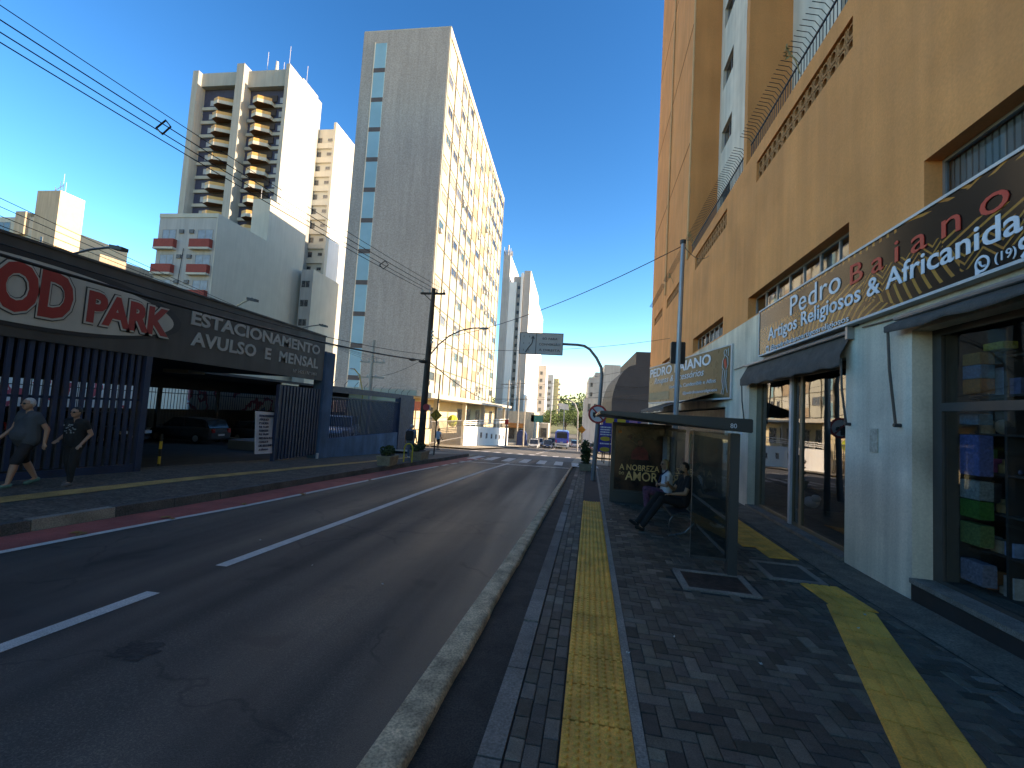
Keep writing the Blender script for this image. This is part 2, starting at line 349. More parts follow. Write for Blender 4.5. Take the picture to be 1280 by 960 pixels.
YS = [(-6,-8.9),(5.5,-8.36),(8.8,-8.27),(13,-7.75),(16,-7.25),(20,-6.8)]
structure(strip(lambda y: lerp(y, YS)-.2, lambda y: lerp(y, YS)+.2, -6, 20, lambda x, y: zl(x, y)+.008, n=2), 'guide_strip', yel2)
# ---- right pavement, built paver by paver in street coordinates ----
def hb_colour():
    k = random.random(); b = random.uniform(.036, .105)
    if k > .82: b *= 1.45
    return (b*random.uniform(1.18, 1.30), b, b*random.uniform(.68, .80))
structure(strip(lambda v: -.38, lambda v: 3.95, -8, 25, lambda u, v: zr(u, v)-.012, n=8), 'paving_bed', sand, uv=True)
mb = MB(); random.seed(11)
def brick(mb, u0, u1, v0, v1, tilt=.0025):
    if v1 > 25 or u1 <= u0+.01 or v1 <= v0+.01: return
    gp = .0032; ch = .005; mb.cur = hb_colour(); t1, t2 = random.uniform(-tilt, tilt), random.uniform(-tilt, tilt)
    u0 += gp; u1 -= gp; v0 += gp; v1 -= gp
    def Z(u, v): return zr(u, v)+t1*(1 if u > (u0+u1)/2 else -1)+t2*(1 if v > (v0+v1)/2 else -1)
    q = [(u0,v0),(u1,v0),(u1,v1),(u0,v1)]; qi = [(u0+ch,v0+ch),(u1-ch,v0+ch),(u1-ch,v1-ch),(u0+ch,v1-ch)]
    mb.add([(u, v, zr(u, v)-.012) for u, v in q]+[(u, v, Z(u, v)-.004) for u, v in q]+[(u, v, Z(u, v)) for u, v in qi],
       [(8,9,10,11)]+[(4+i, 4+(i+1) % 4, 8+(i+1) % 4, 8+i) for i in range(4)]+[(i, (i+1) % 4, 4+(i+1) % 4, 4+i) for i in range(4)])
v = -1.; 
for c in range(3):          # three running courses between kerb and tactile strip
    u0 = -.375+c*.0945; v = -1.-random.random()*.1
    while v < 24: l = .185 if v < 30 else .2; brick(mb, u0, u0+.0945, v, v+l); v += l
HOLES = [(1.14,2.06,5.56,6.34),(2.38,3.12,6.40,7.22)]
def s2c(v): return lerp(v, [(-2,.35),(3.0,2.06),(5.6,2.93),(6.45,2.95),(24,3.0)])
def in_s2(u, v): return -2 < v < 10.2 and abs(u-s2c(v)) < .20+.03*(1 if v < 6 else 0) and v < 13
W_ = .105
for i in range(-20, 260):
    for j in range(-20, 260):
        # herringbone: tile pattern of 2x1 bricks
        for kind in (0, 1):
            bu, bv = None, None
            if kind == 0 and (i-j) % 4 == 0: rect = (i, i+2, j, j+1)
            elif kind == 1 and (i-j) % 4 == 2: rect = (i, i+1, j-1, j+1)
            else: continue
            u0, u1, v0, v1 = .405+rect[0]*W_, .405+rect[1]*W_, -1.0+rect[2]*W_, -1.0+rect[3]*W_
            u0 = max(u0, .405); u1 = min(u1, 3.3 if v1 < 12 else 3.9)
            if u1-u0 < .02 or v0 < -1.5 or v1 > 24: continue
            cu, cv = (u0+u1)/2, (v0+v1)/2
            if any(h[0] < cu < h[1] and h[2] < cv < h[3] for h in HOLES): continue
            brick(mb, u0, u1, v0, v1)
structure(mb, 'paving', paver, uv=True)
mb = MB(); v = -2.
random.seed(4)
while v < 24:
    l = random.uniform(.75, 1.05); kc = random.choice((.06, .08, .11, .2)) if v > 4.2 else .17; mb.cur = (kc*1.2, kc, kc*.82); mb.box(-.52, -.385, v, v+l-.008, -.25, 0) if False else mb.add([(a, b, zr(a, b)+z) for z in (-.2, .004+random.uniform(-.006,.006)) for a, b in ((-.52,v),(-.385,v),(-.385,v+l-.016),(-.52,v+l-.016))], [(4,5,6,7),(0,1,5,4),(1,2,6,5),(2,3,7,6),(3,0,4,7)]); v += l
structure(mb, 'paving_kerb', M('kerbstone', attr=True, rough=.9, var=.25, scale=3, grain=.3, gscale=70, bump=.5, bscale=80), uv=True)
structure(strip(lambda v: .335, lambda v: .402, -2, 24, lambda u, v: zr(u, v)+.003), 'border_band', conc, uv=True)
structure(strip(lambda v: 3.3+.0*v, lambda v: 3.895, -6, 12, lambda u, v: zr(u, v)+.004), 'cement_border', M('old_cement', (.14, .115, .085), .9, var=.3, scale=4, grain=.4, gscale=50, bump=.5, bscale=60), uv=True)
structure(strip(lambda u: -.9, lambda u: 3.9, 24.0, 34, lambda u, v: g(v)+.01, n=3), 'corner_apron', lit, uv=True)
# tactile strips: real domes and bars
mb = MB(); tb = MB(); v = -1.52
t_ = .4; N7 = 7
while v < 11.0:
    mb.add([(a, b, zr(a, b)+z) for z in (-.01, .006) for a, b in ((-.083,v+.01),(.331,v+.01),(.331,v+t_-.01),(-.083,v+t_-.01))], [(4,5,6,7),(0,1,5,4),(1,2,6,5),(2,3,7,6),(3,0,4,7)])
    if v > 1.2:
        for i in range(N7):
            for j in range(N7):
                cx, cy_ = -.083+.414*(i+.5)/N7, v+t_*(j+.5)/N7; z = zr(cx, cy_)+.006; k = 8 if v < 5 else 5
                a = [(cx+.020*math.cos(6.283*q/k), cy_+.020*math.sin(6.283*q/k), z) for q in range(k)]+[(cx+.013*math.cos(6.283*q/k), cy_+.013*math.sin(6.283*q/k), z+.013) for q in range(k)]
                mb.add(a, [(q, (q+1) % k, k+(q+1) % k, k+q) for q in range(k)]+[tuple(range(k, 2*k))])
    v += t_
structure(mb, 'tactile_strip', yel, uv=True)
mb = MB()
def s2tile(p, q, wd=.44):
    p = Vector(p); q = Vector(q); d = (q-p).normalized(); L_ = (q-p).length; nrm = Vector((d.y, -d.x)); s = 0
    while s < L_-.01:
        e = min(s+.4, L_)
        pts = [p+d*(s+.007)-nrm*wd/2, p+d*(s+.007)+nrm*wd/2, p+d*(e-.007)+nrm*wd/2, p+d*(e-.007)-nrm*wd/2]
        mb.add([(a.x, a.y, zr(a.x, a.y)+z) for z in (0, .009) for a in pts], [(4,5,6,7),(0,1,5,4),(1,2,6,5),(2,3,7,6),(3,0,4,7)])
        for i in range(4):
            c = nrm*(-wd/2+wd*(i+.5)/4)
            qq = [p+d*(s+.012)+c-nrm*.041, p+d*(s+.012)+c+nrm*.041, p+d*(e-.012)+c+nrm*.041, p+d*(e-.012)+c-nrm*.041]
            mb.add([(a.x, a.y, zr(a.x, a.y)+z) for z in (.009, .018) for a in qq], [(4,5,6,7),(0,1,5,4),(1,2,6,5),(2,3,7,6),(3,0,4,7)])
        s = e
s2tile((.6, -1.0), (2.06, 3.0)); s2tile((2.06, 3.0), (2.92, 5.6)); s2tile((2.97, 5.58), (2.95, 6.36)); s2tile((3.0, 7.5), (3.0, 10.6), .42); s2tile((2.75, 8.1), (2.75, 9.3), .3)
structure(mb, 'guide_tiles', yel, uv=True)
# ---- service covers ----
def cover(u0, u1, v0, v1, label, mat):
    t = thing('service_cover', label, 'manhole cover', (u0, v0, zr(u0, v0)), 'service covers in the paving', uv=True)
    z = max(zr(u, v) for u in (u0, u1) for v in (v0, v1)); f = MB(); w_ = .075
    for a in ((u0,u1,v0,v0+w_),(u0,u1,v1-w_,v1),(u0,u0+w_,v0+w_,v1-w_),(u1-w_,u1,v0+w_,v1-w_)): f.box(*a, z-.06, z+.008)
    f.build('frame', conc, t); MB().box(u0+w_+.004, u1-w_-.004, v0+w_+.004, v1-w_-.004, z-.05, z+.001).build('lid', mat, t)
cover(1.17, 2.03, 5.60, 6.32, 'dark rusty cover in a pale concrete frame, nearest the kerb', M('rusty_lid', (.035, .022, .018), .7, var=.5, scale=8, grain=.3, bump=.4, bscale=40))
cover(2.40, 3.10, 6.42, 7.20, 'grey stone filled cover in a pale frame beside the yellow guide tiles', M('stone_lid', (.06, .055, .045), .8, var=.3, scale=5, grain=.3))
# fallen leaves and litter on the road and paving
leafm = [M('dry_leaf', (.30, .14, .05), .9, var=.3), M('litter_paper', (.5, .5, .48), .9)]
random.seed(9); spots = [(-6.1, 6.2), (-5.62, 8.9), (-5.35, 11.6), (-2.9, 4.9), (.55, 3.8), (-4.1, 5.6), (1.0, 4.2), (2.9, 4.9), (3.2, 5.3), (-1.9, 4.6), (.9, 9.2), (-6.35, 5.1), (-5.9, 7.5), (1.6, 3.9)]
LL = ['dry leaves on the red lane, second heap from the left', 'dry leaves on the red lane, third heap from the left', 'smallest dry leaf heap, farthest along the red lane', 'pale scrap on the asphalt beside the near end of the long centre line', 'pale scrap on the paving just right of the tactile strip', 'pale scrap on the asphalt left of the centre line', 'pale scrap on the pavers nearest the yellow dome strip', 'pale scrap touching the right edge of the bent yellow strip', 'pale scrap on the cement border by the shop step', 'pale scrap alone in the middle of the near traffic lane', 'pale scrap on the paving in front of the shelter bench', 'dry leaves on the red lane nearest the left edge', 'dry leaf heap on the red lane opposite the entrance bollard', 'pale scrap on the pavers left of the bent yellow strip']
for i, (x, y) in enumerate(spots):
    mb = MB(); k = 3 if x < -5.3 else 1
    for q in range(k):
        a = random.uniform(0, 6.28); s_ = random.uniform(.04, .07) if x < -5.3 else random.uniform(.012, .022); cx, cy_ = x+random.uniform(-.09, .09)*(k > 1), y+random.uniform(-.05, .05)*(k > 1)
        zz = (g(cy_) if x < -.3 else zr(x, cy_))+.014
        mb.add([(cx+math.cos(a+t)*s_*r_, cy_+math.sin(a+t)*s_*r_, zz+h) for t, r_, h in ((0,1.3,.012),(1.2,.6,.0),(2.2,.8,.01),(3.3,1.1,.0),(4.4,.5,.014),(5.3,.8,.0))], [(0,1,2,3),(0,3,4,5)])
    leaf = x < -5.3; base = mb.v[0]
    single(mb, 'fallen_leaf' if leaf else 'litter_scrap', leafm[0] if leaf else leafm[1],
      LL[i], 'leaf' if leaf else 'litter', base, 'dry leaves by the kerb' if leaf else 'scraps of litter')
# ================= RIGHT SIDE: the ochre building (street coordinates) =================
ochre = M('ochre_render', (.72, .29, .10), .9, var=.10, scale=.7, grain=.06, gscale=30, bump=.25, bscale=45, streak=.10, stain=.12)
ochre_dk = M('ochre_tower', (.66, .27, .095), .9, var=.10, scale=.5, grain=.05, gscale=30, streak=.10)
pipe_m = M('ochre_pipe', (.62, .36, .17), .6, var=.08)
shopwhite = M('shop_wall_white', (.70, .60, .47), .85, var=.10, scale=1.5, grain=.08, gscale=40, bump=.35, bscale=25, stain=.42, streak=.24)
towerwhite = M('tower_white', (.66, .59, .50), .9, var=.08, scale=1.2, streak=.15)
black = M('black', (.012, .012, .013), .5, var=.1)
dkglass = glass('window_glass', (.7, .74, .76), 1.7, .02)
shopglass = glass('shop_glass', (.72, .74, .74), 2.3, .006)
alu = M('grey_aluminium', (.30, .31, .32), .4, var=.08, metal=.6)
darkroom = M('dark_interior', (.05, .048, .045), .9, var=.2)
fabric = M('awning_fabric', (.07, .06, .052), .85, var=.2, scale=4, grain=.2, gscale=80, bump=.3, bscale=50)
B = thing('ochre_apartment_building', 'tall ochre building with white shop fronts at street level on the right', 'building', (3.9, 6, -.2), uv=True)
VN = -7; VF = 31.6
H1 = (VN+.5, 6.22, .09, 3.12)      # right shop opening
H2 = (7.66, 11.93, -.2, 2.98)      # left shop opening
H3 = (13.9, 31.0, -1.2, 2.35)
w1 = (2.6, 6.02, 4.60, 5.20); w2 = (7.62, 12.2, 4.58, 5.15); w3 = (14.4, 18.5, 4.60, 5.18); w4 = (23.0, 26.2, 4.62, 5.18)
mb = wall_with_holes(MB(), 3.9, 4.12, (VN, VF), (-1.9, 4.55), [H1, H2, H3]); mb.build('shop_front_wall', shopwhite, B)
mb = wall_with_holes(MB(), 4.12, 4.6, (VN+.3, VF-.3), (-1.9, 4.29), [H1, H2, H3]); mb.build('shade_lining', darkroom, B)  # dark layer behind the white wall, interior shade put into its colour
mb = wall_with_holes(MB(), 3.905, 4.3, (VN, VF), (4.55, 9.0), [w1, w2, w3, w4, (3.2,6.4,8.06,8.60), (7.57,11.8,8.06,8.60), (14.3,18.55,8.02,8.60), (21.2,25.4,8.10,8.60), (26.95,30.2,8.10,8.60)])
mb.box(4.3, 20, VF-.3, VF, -1.9, 9.0); mb.box(4.3, 20, VN, VN+.3, -1.9, 9); mb.box(4.3, 20, VN+.3, VF-.3, 8.7, 8.78); mb.box(19.7, 20, VN+.3, VF-.3, -1.9, 8.7)
mb.build('podium_wall', ochre, B)
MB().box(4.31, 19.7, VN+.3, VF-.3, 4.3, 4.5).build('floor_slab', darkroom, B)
MB().box(7.5, 7.6, VN+.3, VF-.3, -1.2, 8.69).build('inner_wall', M('inner_wall', (.10, .10, .095), .9), B)
# pierced brick screens
scr = M('pierced_block', (.40, .18, .07), .9, var=.2, scale=6)
for a, b, c, d in ((3.2,6.4,8.06,8.60),(7.57,11.8,8.06,8.60),(14.3,18.55,8.02,8.60),(21.2,25.4,8.10,8.60),(26.95,30.2,8.10,8.60)):
    mb = MB(); n = int((b-a)/.27); s_ = (b-a)/n; h = (d-c)/2
    for i in range(n):
        for j in range(2):
            y0, z0 = a+i*s_, c+j*h; e = .035
            mb.box(3.955, 4.06, y0, y0+s_, z0, z0+e*.7) if j else None
            mb.box(3.955, 4.06, y0-e/2, y0+e/2, z0, z0+h)
            cy_, cz = y0+s_/2, z0+h/2; m_ = 10
            for k in range(m_):
                a0, a1 = 6.283*k/m_, 6.283*(k+1)/m_; r0, r1 = h*.32, h*.44
                mb.prism([(3.955, cy_+math.cos(q)*r, cz+math.sin(q)*r) for q, r in ((a0,r0),(a1,r0),(a1,r1),(a0,r1))], (.1, 0, 0))
            for sy, sz in ((1,1),(1,-1),(-1,1),(-1,-1)):
                mb.bar((4.0, cy_+sy*h*.3, cz+sz*h*.3), (4.0, cy_+sy*s_/2, cz+sz*h/2), .09, .03)
    mb.build('pierced_screen', scr, B)
# tower above the podium
mb = MB()
TW = 5.02; HT = 36
mb.box(3.905, 14, 19.9, VF, 9.0, HT); mb.box(3.905, TW, 12.6, 12.85, 9.0, HT); mb.box(3.905, TW, 2.0, 2.6, 9.0, HT); mb.box(3.905, 14, VN, -4, 9.0, HT)
mb.build('tower_piers', ochre_dk, B)
mb = wall_with_holes(MB(), TW, TW+.3, (-4, 19.9), (8.78, HT), [(v0, v1, 8.78+.75+k*2.85+1.1, 8.78+.75+k*2.85+2.05) for k in range(9) for v0, v1 in ((18.1,19.5),(14.9,16.55),(9.0,10.2),(6,7.3),(3.5,4.7),(-1,.3))])
mb.box(TW+.3, 14, -4, 19.9, HT-.3, HT); mb.build('tower_wall', towerwhite, B)
for k in range(9):
    for v0, v1 in ((18.1,19.5),(14.9,16.55),(9.0,10.2),(6,7.3),(3.5,4.7),(-1,.3)):
        z = 8.78+.75+k*2.85+1.1
        if k > 5: continue
        f = MB(); e = .045
        for a in ((v0,v1,z,z+e),(v0,v1,z+.95-e,z+.95),(v0,v0+e,z+e,z+.95-e),(v1-e,v1,z+e,z+.95-e),((v0+v1)/2-.02,(v0+v1)/2+.02,z+e,z+.95-e)): f.box(TW+.12, TW+.17, *a)
        f = f.build('window', alu, B); MB().box(TW+.14, TW+.15, v0+e, v1-e, z+e, z+.95-e).build('pane', dkglass, f)
MB().box(5.5, 5.6, -4, 19.9, 8.8, HT-.4).build('curtain_backing', M('curtain', (.22, .21, .19), .9, var=.2), B)
mb = MB(); mb.tube([(3.86, 25.8, 9.0), (3.86, 25.8, HT)], .05, 8); mb.build('downpipe', pipe_m, B)
mb = MB(); mb.tube([(3.87, 20.0, 9.0), (3.87, 20.0, HT)], .05, 8); mb.build('downpipe', pipe_m, B)
for z in (14.6, 20.4, 26.2): MB().box(3.89, 3.905, 20.1, VF-.1, z, z+.03).build('joint_line', M('dark_joint', (.22, .1, .04), .9), B)
# spiked roof-edge railings
for a, b in ((2.7, 12.5), (12.95, 19.7), (20.1, 25.6), (26.0, 31.4)):
    mb = MB()
    mb.box(3.97, 4.0, a, b, 9.06, 9.09); mb.box(3.97, 4.0, a, b, 9.50, 9.53); v = a
    while v < b:
        mb.tube([(3.985, v, 9.0), (3.985, v, 9.56), (3.90, v, 9.68), (3.68, v, 9.74)], .009, 4); v += .125
    mb.build('spiked_railing', metal_dk, B)
# windows under the first floor lintel
blind = M('pale_blinds', (.34, .36, .37), .7, var=.1)
for (a, b, c, d), kind in ((w1, 0), (w2, 1), (w3, 1), (w4, 1)):
    f = MB(); e = .04; X0, X1 = 4.10, 4.15
    for q in ((a,b,c,c+e),(a,b,d-e,d)): f.box(X0, X1, *q)
    n = 5 if b-a > 2 else 3; n = 3 if kind == 0 else 7
    for i in range(n+1): y = a+(b-a-e)*i/n; f.box(X0, X1, y, y+e, c+e, d-e)
    f = f.build('window', alu, B)
    MB().box(4.12, 4.13, a+e, b-e, c+e, d-e).build('pane', dkglass, f)
    mb = MB()
    if kind == 0:
        v = a+.05
        while v < b-.05: mb.box(4.18, 4.20, v, v+.06, c+.02, d-.02); v += .085
    else:
        mb.box(4.34, 4.36, a+.3, b-.9, c+.02, d-.02)
    mb.build('blind', blind, f)
# plinth steps
step = M('granite_step', (.17, .15, .125), .75, var=.25, scale=6, grain=.4, gscale=90)
tile_dk = M('dark_tile', (.03, .028, .027), .5, var=.2)
mb = MB().box(3.86, 4.8, VN+.5, 6.21, .048, .104); mb.build('door_sill', step, B)
MB().box(3.88, 4.8, VN+.5, 6.205, -.3, .045).build('step_riser', tile_dk, B)
MB().box(3.86, 4.9, 7.68, 11.92, -.16, -.105).build('door_sill', step, B); MB().box(3.88, 4.9, 7.68, 11.9, -.5, -.16).build('step_riser', tile_dk, B)
MB().box(4.6, 7.5, VN+.5, 5.9, -.3, .08).build('shop_floor', M('shop_floor', (.12, .11, .10), .4, var=.2), B)
MB().box(4.6, 7.5, 7.66, 11.93, -.5, -.11).build('shop_floor', MC['shop_floor'], B)
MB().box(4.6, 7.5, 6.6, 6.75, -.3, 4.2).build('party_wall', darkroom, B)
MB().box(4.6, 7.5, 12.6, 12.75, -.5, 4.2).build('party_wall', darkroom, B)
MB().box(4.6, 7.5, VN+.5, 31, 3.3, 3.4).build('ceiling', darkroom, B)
# left shop glazing
mb = MB(); X0, X1 = 4.08, 4.14
for q in ((7.66,11.93,-.1,-.04),(7.66,11.93,2.86,2.98),(7.66,7.74,-.04,2.86),(11.62,11.93,-.04,2.86),(9.86,9.98,-.04,2.86),(9.5,9.6,-.04,2.86)): mb.box(X0, X1, *q)
fr = mb.build('shop_window', M('window_tan', (.16, .12, .075), .5), B); MB().box(4.105, 4.115, 7.74, 9.5, -.04, 2.86).build('pane', shopglass, fr); MB().box(4.105, 4.115, 9.98, 11.62, -.04, 2.86).build('pane', shopglass, fr); MB().box(4.105, 4.115, 9.6, 9.86, -.04, 2.86).build('pane', shopglass, fr)
MB().box(4.03, 4.075, 9.875, 9.965, -.1, 2.9).build('aluminium_post', M('white_alu', (.45,.45,.46), .4), fr)
# right shop glazing with transom
mb = MB(); X0, X1 = 4.12, 4.18
for q in ((VN+.5,6.22,.09,.14),(VN+.5,6.22,3.04,3.12),(6.08,6.22,.14,3.04),(VN+.5,6.08,2.12,2.22),(4.1,4.16,.14,2.12),(2.5,2.56,.14,2.12)): mb.box(X0, X1, *q)
fr = mb.build('shop_window', M('window_bronze', (.06, .052, .045), .5), B); MB().box(4.145, 4.155, VN+.5, 6.08, .14, 3.04).build('pane', glass('shop_glass_near', (.85,.86,.86), 1.45, .01), fr)
mb = MB(); mb.box(4.0, 4.3, 5.895, 5.90, .09, 3.1) if False else None
# rear shop under the angled sign: roller shutters
mb = MB()
for k in range(34): z = -1.1+k*.10; mb.box(4.1+.0, 4.13+(.015 if k % 2 else 0), 13.9, 31, z, z+.1)
mb.build('roller_shutter', M('shutter', (.06, .06, .065), .5, var=.2), B)
# paper notices
single(MB().box(3.885, 3.898, 6.86, 7.03, 1.55, 1.88), 'paper_notice', M('old_paper', (.42, .36, .28), .9, var=.25, scale=25), 'small faded paper notice pasted on the white pier between the shops', 'notice', (3.9, 6.95, 1.55), uv=True)
single(MB().box(3.885, 3.898, 12.33, 12.5, 1.58, 1.98), 'white_paper', M('white_paper', (.6, .6, .6), .9, var=.15, scale=25), 'white paper slip stuck on the wall left of the first shop window', 'notice', (3.9, 12.4, 1.58), uv=True)
# conduit and cable clutter on the wall
mb = MB(); mb.tube([(3.88, VN+1, 3.33), (3.88, 6.4, 3.33), (3.88, 7.2, 3.36)], .012, 5); mb.tube([(3.88, 7.3, 3.42), (3.88, 11.9, 3.38), (3.88, 13.1, 3.36)], .012, 5)
mb.build('wall_conduit', metal_dk, B)
# ---- goods seen through the glass ----
random.seed(21)
def shelf(name, label, u, v0, v1, z0, levels, cols, dens, group=None, dep=.34, face=True):
    t = thing(name, label, 'shelf', (u, v0, z0), group, uv=True)
    fr = MB(); zt = z0+levels*.44+.05
    for a in (v0, (v0+v1)/2, v1-.03): fr.box(u, u+dep, a, a+.03, z0, zt)
    fr.build('upright', M('shelf_dark', (.05, .045, .04), .6), t)
    for l in range(levels+1): MB().box(u+.002, u+dep-.002, v0+.03, v1-.03, z0+l*.44, z0+l*.44+.025).build('board', MC['shelf_dark'], t)
    where = 'at the frame edge' if v0 < 4 else ('by the pier' if v0 < 6 else 'in the left shop'); LV = ('the bottom shelf', 'the second shelf', 'the third shelf', 'the fourth shelf', 'the fifth shelf', 'the top shelf')
    for l in range(levels):
        num = 0; v = v0+.05
        while v < v1-.1:
            w_ = random.uniform(.06, .17); h = random.uniform(.1, .36)
            if random.random() < dens and v+w_ < v1-.04:
                c = random.choice(cols); m = M('goods_%d' % cols.index(c), c, .5, var=.3, scale=14)
                z = z0+l*.44+.026; mb = MB(); kind = random.random()
                if kind < .45: mb.box(u+.03, u+.2, v, v+w_-.01, z, z+h); nm, lb = 'goods_box', 'box'
                elif kind < .8:
                    cx = (u+.12, v+w_/2); r = w_*.42; mb.tube([(cx[0],cx[1],z),(cx[0],cx[1],z+h*.6),(cx[0],cx[1],z+h*.75),(cx[0],cx[1],z+h)], [r, r, r*.4, r*.4], 10); nm, lb = 'goods_bottle', 'bottle'
                else: mb.ell((u+.12, v+w_/2, z+w_*.5), w_*.45, w_*.45, w_*.5); nm, lb = 'goods_bowl', 'bowl'
                cn_ = ('blue', 'rust red', 'green', 'beige', 'black', 'magenta', 'white', 'navy', 'ochre')[cols.index(c)]; num += 1
                lb = '%s %s %s from right, %s, rack %s' % (cn_, lb, ('first','second','third','fourth','fifth','sixth','seventh','eighth','ninth','tenth','eleventh','twelfth')[min(num-1, 11)], LV[l], where)
                single(mb, nm, m, lb, 'goods', mb.v[0], {'goods_box':'goods boxes','goods_bottle':'goods bottles','goods_bowl':'goods bowls'}[nm]+' on the shop shelves', uv=True)
            v += w_+random.uniform(.0, .08)
cols = [(.25,.35,.5),(.5,.2,.08),(.12,.3,.12),(.45,.4,.3),(.07,.07,.08),(.35,.08,.2),(.5,.48,.45),(.1,.12,.2),(.3,.22,.1)]
shelf('shelf_rack', 'dark shelf rack right behind the glass of the nearest shop, edge of the frame', 4.5, 3.6, 5.0, .1, 4, cols, .75)
shelf('shelf_rack', 'dark rack with blue and green packets behind the glass by the pier', 4.5, 5.05, 6.4, .1, 6, cols, .85)
shelf('shelf_rack', 'dark shelf rack of goods behind the right half of the left shop window', 5.0, 8.2, 9.3, -.1, 5, cols, .7)
# bright packets near the pier, as seen in the window
PV = -.22
def pk(v0, v1, z0, z1, c, lab, nm='packet'):
    mb = MB().box(4.30, 4.44, v0+PV, v1+PV, z0, z1)
    single(mb, nm, M('pk_%d%d%d' % tuple(int(q*100) for q in c), tuple(q*.6 for q in c),   .45, var=.35, scale=34), lab, 'packet', (4.30, v0+PV, z0), uv=True, bevel=.006)
    # shelf strip under it
pk(6.0, 6.25, 2.33, 2.50, (.5,.16,.03), 'orange packet at the foot of the pile above the window transom')
pk(6.0, 6.25, 2.505, 2.66, (.06,.22,.35), 'blue packet in the middle of the pile above the window transom')
pk(6.0, 6.25, 2.665, 2.80, (.35,.20,.05), 'ochre packet on top of the pile above the window transom')
pk(5.72, 5.97, 2.80, 2.88, (.45,.42,.06), 'flat yellow packet lying high above the window transom', 'yellow_packet')
pk(6.03, 6.3, 1.98, 2.10, (.10,.28,.42), 'flat light blue packet just under the window transom')
pk(6.03, 6.3, 1.40, 1.86, (.16,.22,.50), 'tall blue and violet box in the window column by the pier')
pk(6.03, 6.3, 1.13, 1.34, (.42,.45,.40), 'white and green box below the tall blue box')
pk(6.03, 6.3, .92, 1.12, (.08,.30,.06), 'green box below the white and green box')
pk(6.03, 6.3, .62, .86, (.25,.35,.12), 'lime green packet behind crossed sticks in the window')
pk(6.0, 6.3, .20, .44, (.36,.38,.48), 'pale grey patterned packet near the bottom of the window')
mb = MB(); mb.cyl((4.26, 5.12, 1.28), (4.29, 5.12, 1.28), .125, n=28)
single(mb, 'white_plate', M('white_plate', (.65, .68, .66), .4, var=.05), 'round white plate hanging behind the glass of the nearest shop', 'plate', (4.26, 5.12, 1.16), uv=True)
mb = MB().box(4.28, 4.34, 4.86, 5.12, .78, 1.02); single(mb, 'framed_card', M('card', (.30, .33, .28), .6, var=.4, scale=20), 'grey green framed card leaning below the white plate', 'card', (4.28, 4.86, .78), uv=True)
mb = MB().prism([(4.3, 5.02, .40), (4.3, 5.20, .44), (4.3, 5.16, .74), (4.3, 4.98, .70)], (.05, 0, 0)); single(mb, 'pink_magazine', M('pink', (.45, .25, .42), .5, var=.4, scale=20), 'pink and white magazine leaning at knee height behind the glass', 'magazine', (4.3, 5.02, .40), uv=True)
mb = MB(); mb.ell((4.75, 9.0, .32), .05, .2, .2); mb.ell((4.72, 9.0, .32), .05, .15, .15); single(mb, 'clay_bowl', M('clay', (.30, .10, .05), .6, var=.2), 'brown clay bowl with a pale rim low in the left shop window', 'bowl', (4.75, 9, .12), uv=True)
mb = MB(); mb.box(4.6, 4.9, 8.3, 8.8, .62, .72); mb.ell((4.75, 8.5, .78), .1, .16, .07); single(mb, 'white_crockery', M('crockery', (.55, .6, .58), .3), 'white crockery pile in the left shop window', 'crockery', (4.6, 8.3, .62), uv=True)
mb = MB(); mb.ell((4.8, 10.7, .25), .14, .2, .12); mb.ell((4.8, 10.5, .36), .09, .12, .08); single(mb, 'white_bundle', MC['crockery'], 'white cloth bundle on the floor of the left shop window', 'bundle', (4.8, 10.7, .12), uv=True)

